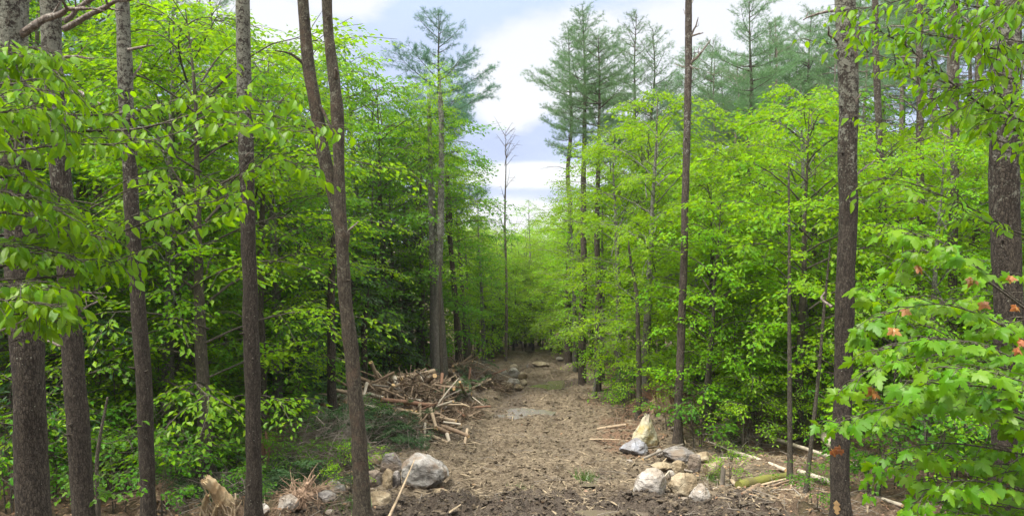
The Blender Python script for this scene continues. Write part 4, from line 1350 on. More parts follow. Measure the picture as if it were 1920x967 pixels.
def rock(px, py, w, h, mkey, label, seed, tilt=0.0, depth=.85, facets=9, sharp=.8, point=0.0, sink=.18, Yoff=0.0, group=None):
    """a boulder whose outline is w x h pixels centred on (px, py), resting on the ground"""
    rng = np.random.default_rng(seed)
    b = on_ground(px, py + h * .44)
    Y = b[1] + Yoff
    b = np.array([b[0] * Y / b[1], Y, 0])
    W, Hh = w / F * Y, h / F * Y * 1.03
    v, f = ICO5
    p = v.copy()
    for k in range(facets):
        n = unit(rng.normal(0, 1, 3) * np.array([1, 1, .8]))
        d0 = rng.uniform(.55, .86)
        d = p @ n - d0
        p = p - np.where(d > 0, d, 0)[:, None] * n * sharp
    p = p * (1 + .11 * fbm(v * 1.6 + seed, 3, seed)[:, None] + .05 * (np.abs(fbm(v * 3.6 + seed, 4, seed + 5, .6)) - .3)[:, None])
    if point:
        t = np.clip((p[:, 2] + 1) / 2, 0, 1)
        p[:, :2] *= (1 - point * t)[:, None]
    p = p @ np.array([[math.cos(tilt), 0, math.sin(tilt)], [0, 1, 0], [-math.sin(tilt), 0, math.cos(tilt)]])
    lo, hi = p.min(0), p.max(0)
    p = (p - (lo + hi) / 2) / (hi - lo)
    p = p * np.array([W, W * depth, Hh * (1 + sink)])
    p[:, 2] += Hh * (1 + sink) * .5 - Hh * sink
    mb = MB()
    mb.add(p, [f])
    b[2] = float(ground(np.array(b[0]), np.array(b[1]), False)) - .02
    return tag(link('boulder', mb.mesh('boulder', ROCK[mkey], True), b), label, 'boulder', group)


for k, a in enumerate((
        (798, 884, 92, 68, 'grey', 'largest grey boulder, left of the track, with the pale stick across it', dict(tilt=.25, depth=.9, facets=8)),
        (736, 873, 46, 36, 'dark', 'mottled grey-brown boulder tucked behind the largest grey one', dict(Yoff=.25)),
        (704, 872, 27, 24, 'tan', 'small round tan boulder with a mossy top, right of the forked maple', dict(facets=4, Yoff=.3)),
        (699, 899, 36, 37, 'dark', 'pinkish grey boulder just right of the forked maple', {}),
        (727, 900, 21, 40, 'tan', 'upright brown tooth-shaped boulder', dict(facets=6, depth=1.2)),
        (744, 903, 18, 34, 'dark', 'narrow dark boulder between the tooth-shaped one and the largest', dict(Yoff=.1)),
        (709, 938, 50, 29, 'tan', 'flat-topped tan boulder at the foot of the forked maple', dict(facets=12)),
        (629, 918, 40, 36, 'grey', 'light grey boulder left of the forked maple', {}),
        (611, 934, 42, 22, 'dark', 'dull brown boulder in front of the light grey one', {}),
        (541, 942, 40, 34, 'pale', 'pinkish boulder behind the torn root', dict(point=.3)),
        (494, 957, 26, 22, 'pale', 'pale rock touching the lone straight trunk on its right', dict(point=.3)),
        (618, 960, 16, 12, 'grey', 'small grey stone right of the torn root', dict(facets=4)),
        (664, 940, 14, 12, 'pale', 'small white stone against the forked maple on its left', dict(facets=4)),
        (826, 924, 30, 16, 'tan', 'low earth-covered boulder in front of the largest grey one', {}),
        (748, 951, 9, 7, 'pale', 'white pebble right of the pale stick', dict(facets=3)),
        (1219, 909, 66, 58, 'pale', 'large whitish boulder at the front of the right pile', dict(tilt=-.35, facets=7)),
        (1280, 910, 60, 44, 'tan', 'tan boulder right of the whitish one, front of the right pile', dict(facets=7)),
        (1313, 924, 44, 34, 'pale', 'speckled cream boulder at the right end of the pile front', dict(facets=9)),
        (1241, 876, 46, 18, 'tan', 'flat cream slab of rock behind the whitish boulder', {}),
        (1272, 854, 62, 27, 'dark', 'wide flat-topped grey rock at the back of the right pile', dict(facets=14)),
        (1237, 850, 15, 16, 'pale', 'small squared stone left of the wide flat rock', {}),
        (1209, 809, 51, 58, 'yellow', 'pointed yellowish boulder with pale splinters at its tip', dict(point=.5, facets=6, depth=.8)),
        (1189, 837, 56, 30, 'blue', 'bluish grey low boulder left of the pointed one', dict(point=.4)),
        (1302, 872, 26, 40, 'dark', 'dark slab leaning up out of the right pile', dict(tilt=.5, facets=6, depth=.5)),
        (1274, 884, 30, 26, 'tan', 'rusty tan boulder behind the tan front one', dict(Yoff=.25)),
        (1258, 888, 15, 15, 'pale', 'small cream stone between the whitish and the tan boulder', dict(facets=4)),
        (1316, 858, 36, 23, 'tan', 'cream and rust boulder behind the leaning slab', {}),
        (1338, 880, 38, 34, 'tan', 'yellow-brown boulder under the leaves right of the leaning slab', {}),
        (1283, 936, 17, 10, 'pale', 'small white stone in front of the right pile', dict(facets=4)),
        (1180, 864, 14, 7, 'pale', 'small pale stone left of the flat cream slab', dict(facets=4)),
        (1262, 803, 10, 7, 'pale', 'small white stone beside the tall bare trunk', dict(facets=3)),
        (963, 699, 24, 20, 'pale', 'biggest boulder of the far heap beside the track', {}),
        (980, 705, 17, 15, 'tan', 'tan boulder at the right of the far heap', {}),
        (963, 716, 23, 14, 'pale', 'white boulder at the front of the far heap', {}),
        (973, 725, 19, 11, 'tan', 'low tan boulder at the foot of the far heap', {}),
        (955, 723, 14, 12, 'tan', 'small tan boulder at the left of the far heap', {}),
        (983, 717, 13, 12, 'tan', 'small brown boulder on the right front of the far heap', {}),
        (945, 703, 14, 18, 'pale', 'boulder half hidden behind thin stems left of the far heap', {}),
        (963, 687, 18, 10, 'tan', 'small boulder behind the far heap', {}),
        (994, 687, 15, 12, 'grey', 'grey boulder on the track beyond the far heap', {}),
        (1013, 683, 34, 11, 'tan', 'long low tan boulder near the end of the track', {}),
        (1050, 673, 15, 9, 'pale', 'small pale boulder at the right end of the track', {}))):
    rock(*a[:6], seed=300 + k, **a[6])

# ------------------------------------------------------------------ fallen wood


def log(kind, A, B, r, wood, label, group=None, cat='log', seed=0, seg=12, rough=.10, jag=0.0, endw='fresh', bow=.02, taper=.85):
    A, B = np.asarray(A, float), np.asarray(B, float)
    rng = np.random.default_rng(seed + 5)
    L = np.linalg.norm(B - A)
    M = (A + B) / 2 + rng.normal(0, bow * .4 * L, 3)
    base = A.copy()
    w = MB()
    n = max(6, int(L / .07))
    tube(w, np.array([A, M, B]) - base, [r, r * (1 + taper) / 2, r * taper], seg, min(n, 60), rough, (5, 5, 5), seed, jag=jag, capmat=1)
    return tag(link(kind, w.mesh(kind, [WOOD[wood], WOOD[endw]], True), base), label, cat, group)


def log_px(x0, y0, Y0, x1, y1, Y1, wpx, wood, label, kind='log', **kw):
    Y0, Y1 = Y0 - .25, Y1 - .25
    return log(kind, at(x0, y0, Y0), at(x1, y1, Y1), wpx * .6 * (Y0 + Y1) * .5 / F, wood, label, **kw)


def log_gr(x0, y0, x1, y1, wpx, wood, label, lift=.4, kind='log', **kw):
    a, b = on_ground(x0, y0), on_ground(x1, y1)
    r = wpx * .5 * (a[1] + b[1]) * .5 / F
    a[2] += r * lift + .04
    b[2] += r * lift + .04
    return log(kind, a, b, r, wood, label, **kw)


for k, a in enumerate((
        (787, 805, 18.6, 787, 757, 18.9, 6.5, 'log', 'straight pale log standing upright in the middle of the log pile'),
        (799, 760, 19.6, 803, 727, 19.8, 7.5, 'brown', 'dark brown log end sticking up at the top of the log pile'),
        (806, 762, 18.9, 817, 800, 18.2, 6.5, 'log', 'tan log leaning down with an orange broken foot'),
        (838, 813, 17.9, 847, 840, 17.5, 6.0, 'pale', 'short barkless log at the right foot of the log pile'),
        (797, 793, 18.2, 796, 836, 17.6, 4.5, 'pale', 'thin pale log upright at the front of the log pile'),
        (792, 790, 18.7, 841, 811, 18.0, 7, 'brown', 'brown log lying under the tan leaning log'),
        (829, 799, 18.4, 878, 817, 17.7, 7, 'brown', 'long brown log sliding down the right side of the pile'),
        (812, 818, 18.0, 842, 831, 17.6, 6.5, 'log', 'short log low on the right side of the pile'),
        (748, 807, 18.2, 792, 812, 18.0, 6, 'brown', 'grey-brown log lying level across the pile front'),
        (772, 840, 17.5, 801, 836, 17.4, 5, 'pale', 'small log with a bright orange cut end, front of the pile'),
        (762, 733, 20.6, 799, 721, 20.4, 3.5, 'twig', 'thin greenish pole crossing the top of the log pile'),
        (813, 764, 19.4, 849, 752, 19.0, 4.5, 'pale', 'pale pole jutting from the right side of the pile'),
        (810, 750, 20.2, 836, 749, 20.0, 5, 'pale', 'pale level log at the back right of the pile'),
        (773, 746, 20.4, 774, 722, 20.6, 5, 'log', 'short pale upright slab near the top of the pile'),
        (620, 730, 18.5, 657, 737, 18.3, 6.5, 'log', 'pale log crossing behind the forked maple'),
        (697, 716, 21.5, 713, 729, 21.2, 7, 'log', 'tan log end at the upper left of the pile'),
        (876, 804, 18.0, 871, 832, 17.5, 5, 'log', 'short leaning log at the far right foot of the pile'),
        (832, 791, 18.6, 864, 795, 18.4, 4, 'pale', 'peeled pole lying on the right slope of the pile'),
        (750, 768, 19.0, 782, 773, 18.8, 7, 'fresh', 'orange freshly split log in the middle of the pile'),
        (855, 789, 18.5, 826, 783, 18.8, 5.5, 'log', 'tan log near the top of the right slope'),
        (735, 745, 20.5, 760, 752, 20.2, 6, 'log', 'short thick log left of the split one'),
        (710, 730, 21, 726, 752, 20.6, 6, 'brown', 'rough brown log tipped down the left side of the pile'),
        (855, 718, 26.3, 912, 709, 26.4, 4, 'pale', 'long pale pole on top of the second debris heap'),
        (838, 713, 26.8, 861, 711, 26.8, 6.5, 'log', 'short thick log at the left of the second heap'),
        (866, 722, 26.2, 868, 703, 26.6, 2.5, 'pale', 'thin pale stick standing in the second heap'),
        (836, 731, 25.6, 850, 722, 25.9, 4, 'pale', 'small pale log leaning at the foot of the second heap'),
        (885, 726, 26.0, 905, 722, 26.2, 6, 'rot', 'reddish log end in the second heap'))):
    log_px(*a, seed=400 + k, jag=.10 if k in (2, 18) else .03)

rngL = np.random.default_rng(55)
for k in range(130):
    sec = k >= 98
    mx, my, rx, ry = (-1.75, 26.3, 1.5, 1.2) if sec else (-2.95, 20.3, 1.9, 2.1)
    a, q = rngL.uniform(0, 6.28), rngL.random() ** .6
    X, Y = mx + rx * q * math.cos(a), my + ry * q * math.sin(a)
    L, r = rngL.uniform(.35, 1.35), rngL.uniform(.016, .06)
    th = rngL.uniform(0, 6.28)
    el = rngL.normal(.0, .33)
    d = np.array([math.cos(th) * math.cos(el), math.sin(th) * math.cos(el), math.sin(el)]) * L / 2
    c = np.array([X, Y, gz(X, Y) + r + .06 + abs(d[2]) * .7 + rngL.uniform(0, .34)])
    log('log', c - d, c + d, r, ['log', 'brown', 'twig', 'log', 'rot', 'brown', 'pale'][k % 7], 'short broken log jumbled in the second debris heap' if sec else 'short broken log jumbled in the big log pile beside the track',
        'logs in the second debris heap' if sec else 'logs in the big pile', seed=500 + k, seg=9, jag=.05)


def stick(X, Y, L, r, th, el, wood, z, label, group, seed):
    d = np.array([math.cos(th) * math.cos(el), math.sin(th) * math.cos(el), math.sin(el)]) * L / 2
    c = np.array([X, Y, z + abs(d[2])])
    w = MB()
    rg = np.random.default_rng(seed)
    P = resample(np.array([-d, rg.normal(0, .05 * L, 3) * .7, d]), 7)
    tube(w, P, [r, r * .9, r * .5], 5, 7, .15, (9, 9, 9), seed)
    return tag(link('stick', w.mesh('stick', WOOD[wood], True), c), label, 'stick', group)


for k in range(120):
    zone = k % 4
    if zone < 2:
        a, q = rngL.uniform(0, 6.28), rngL.random() ** .5
        X, Y = -2.7 + 2.0 * q * math.cos(a), 20.0 + 2.7 * q * math.sin(a)
        lab, grp, hi = 'thin broken stick tangled in the big log pile', 'sticks in the big log pile', .45
    elif zone == 2:
        a, q = rngL.uniform(0, 6.28), rngL.random() ** .5
        X, Y = -1.9 + 1.7 * q * math.cos(a), 26.4 + 1.6 * q * math.sin(a)
        lab, grp, hi = 'thin stick tangled in the second debris heap', 'sticks in the second debris heap', .4
    else:
        X, Y = rngL.uniform(2.1, 5.0), rngL.uniform(12, 17.5)
        lab, grp, hi = 'thin broken stick lying among the right boulders', 'sticks by the right boulders', .03
    stick(X, Y, rngL.uniform(.3, .95), rngL.uniform(.008, .025), rngL.uniform(0, 6.28), rngL.normal(0, .28) if zone < 3 else rngL.normal(0, .08),
          ['twig', 'dry', 'log', 'pale', 'brown'][k % 5], gz(X, Y) + rngL.uniform(.02, hi), lab, grp, 700 + k)

# pale fallen stems on the right
log_gr(1484, 772, 1574, 868, 17, 'pale', 'broad pale fallen log slanting down through the saplings left of the blazed trunk', seed=61, bow=.01, lift=1.6)
log_gr(1428, 822, 1612, 884, 8, 'pale', 'long thin white fallen stem crossing behind the blazed trunk', seed=62, bow=.01, lift=1.5)
log_gr(1368, 852, 1474, 890, 8.5, 'pale', 'white fallen stem left of the spindly upright sapling', seed=63, bow=.015, lift=1.0)
log_gr(1498, 894, 1560, 914, 11, 'pale', 'smooth white log end pointing left of the blazed trunk', seed=64, bow=.0, lift=1.2)
log_gr(1655, 944, 1692, 956, 8, 'pale', 'short pale log under the large maple leaves', seed=65, lift=1.0)
log_gr(1385, 918, 1478, 898, 19, 'moss', 'moss-covered rotten log on the right forest floor', seed=66, rough=.2, endw='moss')
log_gr(1392, 936, 1424, 916, 12, 'brown', 'rotten brown slab in front of the mossy log', seed=67, rough=.2, endw='rot')
log_gr(1372, 906, 1388, 922, 8, 'log', 'short split stick beside the mossy log', seed=68)
log_px(1420, 722, 20.2, 1387, 680, 20.6, 5.5, 'pale', 'bright bare splinter leaning out of the leaves on the right', kind='wood_splinter', seed=69, jag=.1, taper=.5, cat='splinter')
log_gr(1175, 800, 1120, 808, 6, 'log', 'tan stick lying left of the pointed boulder', seed=70, cat='stick', kind='stick')
log_gr(1205, 876, 1280, 848, 5, 'twig', 'grey stick leaning over the wide flat rock', seed=71, cat='stick', kind='stick', lift=5)
log_gr(1232, 925, 1256, 892, 3.5, 'pale', 'thin pale stick in front of the whitish boulder', seed=72, cat='stick', kind='stick', lift=4)
log_gr(1213, 945, 1275, 948, 3, 'pale', 'thin curved stick lying at the foot of the right pile', seed=73, cat='stick', kind='stick', bow=.05)
log_gr(879, 767, 902, 762, 4, 'log', 'small log lying on the left edge of the track', seed=74)
log_gr(1290, 765, 1370, 800, 9, 'pale', 'pale fallen stem behind the tall bare trunk', seed=75, lift=1.5)
log_gr(430, 884, 478, 858, 26, 'rot', 'rust-brown rotten log behind the lone straight trunk', seed=76, rough=.22, endw='rot')
a, b = at(777, 862, 13.3), at(725, 978, 10.9)
log('pale_stick', a, b, .010, 'dry', 'long pale stick slanting from the largest grey boulder to the photo bottom', None, 'stick', seed=77, seg=7, bow=.006, taper=2.6)
p = on_ground(1354, 912)
log('broken_stub', p - [0, 0, .1], p + [.02, 0, .32], .05, 'twig', 'grey broken stub upright at the right end of the boulders', None, 'stub', seed=78, jag=.08)

# splinters on the pointed boulder
e = thing('splinter_bunch', at(1213, 806, 17.05), 'bunch of pale splinters at the tip of the pointed boulder', 'splinters')
w = MB()
for k, (x0, x1, y1) in enumerate(((1212, 1208, 776), (1213, 1211, 774), (1214, 1216, 776), (1215, 1217.5, 777), (1213, 1213.5, 780), (1212, 1209.5, 782), (1214.5, 1215, 781))):
    A, B = at(x0, 803 - k, 17.0), at(x1, y1, 17.1)
    tube(w, np.array([A, (A + B) / 2, B]) - np.array(e.location), [.008, .013, .006], 4, 4)
link('splinter', w.mesh('splinter', WOOD['pale'], True), parent=e)


# ------------------------------------------------------------------ stumps and roots
def jagged_stump(px, py, wpx, hpx, wood, label, seed, Y=None):
    rng = np.random.default_rng(seed)
    b = on_ground(px, py) if Y is None else at(px, py, Y)
    r, H = wpx * .5 * b[1] / F, hpx * b[1] / F
    b[2] = gz(b[0], b[1]) - .05
    e = thing('broken_stump', b, label, 'stump')
    w = MB()
    seg = 44
    zz = np.linspace(0, 1, 16)
    th = np.linspace(0, 2 * np.pi, seg, endpoint=False)
    tooth = .55 + .45 * np.abs(fbm2(np.cos(th) * 2.2 + seed, np.sin(th) * 2.2, 3, seed, .7)) * 1.5
    tooth = np.clip(tooth + .18 * (rng.random(seg) - .5), .4, 1)
    groove = 1 + .16 * fbm2(np.cos(th) * 4 + seed, np.sin(th) * 4, 3, seed + 3, .7)
    V = np.stack([np.outer(1 + .35 * (1 - zz) ** 4 - .12 * zz, np.cos(th) * groove) * r, np.outer(1 + .35 * (1 - zz) ** 4 - .12 * zz, np.sin(th) * groove) * r, np.outer(zz, tooth) * H], -1)
    inner = V[-1] * np.array([.72, .72, .62])
    V = np.concatenate([V, inner[None]], 0)
    n = len(V)
    i = np.arange(n - 1)[:, None] * seg
    j = np.arange(seg)[None]
    q = np.stack([i + j, i + (j + 1) % seg, i + seg + (j + 1) % seg, i + seg + j], -1).reshape(-1, 4)
    w.add(V.reshape(-1, 3), [q])
    idx = np.arange(seg)
    w.add(np.vstack([inner, inner.mean(0) * [1, 1, .5]]), [np.stack([np.full(seg, seg), idx, (idx + 1) % seg], -1)])
    link('stump', w.mesh('stump', WOOD[wood], False), parent=e)
    s = MB()
    for k in range(16):
        a = rng.uniform(0, 6.28)
        o = np.array([math.cos(a) * r * .75, math.sin(a) * r * .75, H * rng.uniform(.3, .6)])
        t = o + np.array([rng.normal(0, .05), rng.normal(0, .05), H * rng.uniform(.2, .5)])
        tube(s, [o, (o + t) / 2, t], [.025, .018, .004], 4, 4)
    link('splinter', s.mesh('splinter', WOOD[wood], False), parent=e)
    return e


jagged_stump(783, 727, 25, 50, 'rot', 'tall red-brown splintered stump behind the log pile', 81, 23.5)
jagged_stump(600, 718, 20, 30, 'rot', 'low dark rotten stump in the shade left of the forked maple', 82, 20)
jagged_stump(492, 850, 24, 105, 'rot', 'dark hollow rotten stump just behind the lone straight trunk', 83, 14.3)

# honey-coloured weathered stump, lower left
b = at(408, 980, 11.6)
b[2] = gz(b[0], b[1])
e = thing('weathered_stump', b, 'pale honey-coloured twisted stump at the bottom left of the photo', 'stump')
w = MB()
for pts, rad in ((((440, 990), (427, 955), (410, 922), (390, 903)), (.16, .14, .12, .085)), (((384, 990), (383, 965), (385, 942), (388, 930)), (.075, .07, .055, .04)), (((404, 990), (402, 975), (403, 962), (406, 950)), (.06, .055, .045, .03))):
    P = np.array([at(x, y, 11.6 - .12 * k) for k, (x, y) in enumerate(pts)]) - b
    P[0][2] = min(P[0][2], -.05)
    rad = [q * .82 for q in rad]
    tube(w, P, rad, 40, 40, .32, (15, 15, 3.5), 84, jag=.11)
link('stump', w.mesh('stump', WOOD['gold'], True), parent=e)
w = MB()
rg = np.random.default_rng(86)
for k in range(44):
    x0, y0 = rg.uniform(382, 442), rg.uniform(930, 985)
    A = at(x0, y0, 11.35) - b
    B = A + np.array([rg.normal(-.05, .06), rg.normal(-.03, .04), rg.uniform(.08, .30)])
    tube(w, [A, (A + B) / 2 + rg.normal(0, .012, 3), B], [.016, .011, .003], 5, 5, .2, (20, 20, 20), k)
link('splinter', w.mesh('splinter', WOOD['dry']), parent=e)
w = MB()
A, B = at(340, 985, 11.7), at(333, 938, 11.9)
e = thing('broken_log', A, 'brown log with a bright splintered top, left of the honey-coloured stump', 'log')
tube(w, np.array([A, (A + B) / 2 + [.03, 0, 0], B]) - A, [.15, .13, .115], 16, 20, .12, (6, 6, 6), 85, jag=.12, capmat=1)
link('trunk', w.mesh('trunk', [BARK['maple'], WOOD['fresh']], True), parent=e)


def root_tangle(name, px, py, Y, size, n, wood, label, seed, flat=.8, r=.012, limbs=(), cat='root'):
    rng = np.random.default_rng(seed)
    b = at(px, py, Y)
    b[2] = gz(b[0], b[1])
    e = thing(name, b, label, cat)
    w = MB()
    v, f = ICO2
    core = v * (1 + .35 * fbm(v * 2 + seed, 3, seed)[:, None]) * size * np.array([.55, .5, .45]) + np.array([0, 0, size * .35])
    w.add(core, [f])
    link('soil_core', w.mesh('soil_core', WOOD['root']), parent=e)
    w = MB()
    for k in range(n):
        a, el = rng.uniform(0, 6.28), rng.uniform(-.1, 1.4)
        d = np.array([math.cos(a) * math.cos(el), math.sin(a) * math.cos(el), math.sin(el) * flat])
        L = size * rng.uniform(.6, 1.25)
        o = d * size * .3 + np.array([0, 0, size * .3])
        P = np.array([o, o + d * L * .5 + rng.normal(0, .12 * L, 3), o + d * L + rng.normal(0, .25 * L, 3) + np.array([0, 0, -.25 * L])])
        P[:, 2] = np.maximum(P[:, 2], .01)
        rr = r * rng.uniform(.3, 1.4)
        tube(w, P, [rr, rr * .7, .002], 4, 8, .2, (12, 12, 12), seed + k, cap=False)
    for (x0, y0), (x1, y1), wd in limbs:
        A, B = at(x0, y0, Y) - b, at(x1, y1, Y - .1) - b
        tube(w, np.array([A, (A + B) / 2 + rng.normal(0, .03, 3), B]), [wd * .5 * Y / F, wd * .45 * Y / F, wd * .3 * Y / F], 9, 16, .25, (8, 8, 8), seed)
    link('roots', w.mesh('roots', WOOD[wood], True), parent=e)
    return e


root_tangle('torn_root', 572, 985, 11.9, .42, 150, 'root', 'torn fibrous root with pale upturned limbs, left of the light grey boulder', 91,
            limbs=(((560, 965), (577, 905), 13), ((560, 965), (590, 890), 6), ((545, 970), (575, 930), 10), ((580, 960), (600, 935), 8)))
root_tangle('torn_root', 290, 985, 12.2, .38, 90, 'root', 'brown tangle of fibres at the foot of the third trunk', 92)
root_tangle('root_plate', 1243, 770, 18.9, .85, 170, 'rot', 'upturned reddish root mass behind the pointed boulder', 93, r=.014)
root_tangle('root_plate', 1330, 745, 21, .6, 90, 'rot', 'dim reddish root mass right of the tall bare trunk', 94, r=.014)


def brush_heap(px, py, Y, rx, ry, h, ntw, nbough, twig, label, seed, tl=(.5, 1.4), leafkey='brush'):
    rng = np.random.default_rng(seed)
    b = at(px, py, Y)
    b[2] = gz(b[0], b[1])
    e = thing('brush_heap', b, label, 'brush')
    w = MB()
    for k in range(ntw):
        q, a = rng.random() ** .5, rng.uniform(0, 6.28)
        o = np.array([rx * q * math.cos(a), ry * q * math.sin(a), 0])
        o[2] = h * (1 - q * q) * rng.random() + .02
        th, el, L = rng.uniform(0, 6.28), rng.normal(.15, .4), rng.uniform(*tl)
        d = np.array([math.cos(th) * math.cos(el), math.sin(th) * math.cos(el), math.sin(el)]) * L
        P = np.array([o - d * .4, o + rng.normal(0, .08 * L, 3), o + d * .6 + np.array([0, 0, -.12 * L])])
        P[:, 2] = np.maximum(P[:, 2], gz(b[0] + 0, b[1] + 0) * 0 + .01)
        r = rng.uniform(.003, .011)
        tube(w, P, [r, r * .7, .002], 4, 7, cap=False)
        for f in range(3):
            s = rng.uniform(.3, .9)
            o2 = P[0] * (1 - s) + P[2] * s
            d2 = unit(d + rng.normal(0, .5 * L, 3)) * L * .3
            tube(w, [o2, o2 + d2], [r * .5, .0015], 3, 2, cap=False)
    link('twigs', w.mesh('twigs', WOOD[twig], True), parent=e)
    if nbough:
        lv = MB()
        for k in range(nbough):
            q, a = rng.random() ** .5, rng.uniform(0, 6.28)
            o = np.array([rx * q * math.cos(a), ry * q * math.sin(a), h * (1 - q * q) * rng.uniform(.3, 1.05) + .05])
            az, L = rng.uniform(0, 6.28), rng.uniform(.5, 1.0)
            n = 190
            s = rng.random(n)
            sd = rng.choice([-1, 1], n)
            p = np.stack([L * s, sd * rng.random(n) * .4 * L * (1.1 - s), -.3 * L * s ** 2 + rng.normal(0, .02, n)], -1)
            d = np.stack([np.ones(n), sd * rng.uniform(.3, 1.2, n), -.4 * np.ones(n)], -1)
            t = rng.normal(.1, .35)
            z0 = np.zeros(3)
            leaves(lv, lf_spraylet(), place(p, o, az, t), place(d, z0, az, t), UP + rng.normal(0, .4, (n, 3)), rng.uniform(.05, .11, n), tint_of(rng, n, rng.uniform(.2, .8), .4))
        link('boughs', lv.mesh('boughs', LEAF[leafkey]), parent=e)
    return e


brush_heap(728, 838, 17.3, .85, .7, .75, 90, 44, 'twig', 'heap of cut dark green boughs in front of the log pile', 95)
brush_heap(690, 785, 18.6, .45, .5, .7, 50, 14, 'twig', 'green boughs leaning against the left of the log pile', 96, leafkey='hemlock')
brush_heap(615, 845, 15.6, 1.0, .9, 1.05, 260, 8, 'twig', 'grey tangle of bare dead branches left of the forked maple', 97, (.6, 1.6))
brush_heap(545, 890, 14.0, 1.0, .8, .5, 60, 50, 'twig', 'low dark green boughs lying left of the grey dead tangle', 98)
brush_heap(855, 780, 20.8, .45, .6, .6, 50, 16, 'twig', 'small grey-green brush bundle on the right of the log pile', 99)
brush_heap(885, 725, 26.2, 1.0, .9, .7, 120, 6, 'twig', 'heap of bare branches at the second debris pile', 100)
brush_heap(1370, 830, 17.2, 1.3, 1.0, .45, 90, 5, 'twig', 'loose dead branches on the right forest floor', 103)
brush_heap(445, 915, 13.4, .6, .6, .35, 60, 14, 'twig', 'dead twigs piled behind the honey-coloured stump', 104)
brush_heap(480, 870, 14.6, 1.1, .9, .5, 70, 50, 'twig', 'dark cut boughs spread behind the lone straight trunk', 106)
brush_heap(620, 800, 17.0, 1.0, .9, .6, 120, 26, 'twig', 'dim boughs and dead twigs in the shade behind the grey tangle', 107)
brush_heap(330, 900, 13.6, 1.0, .7, .35, 80, 22, 'twig', 'low litter of boughs under the dense dark green bush', 108)
brush_heap(1185, 775, 19.3, .9, .6, .45, 110, 0, 'root', 'reddish bare brush left of the pointed boulder', 105, (.3, .9))

# ------------------------------------------------------------------ litter that nobody could count


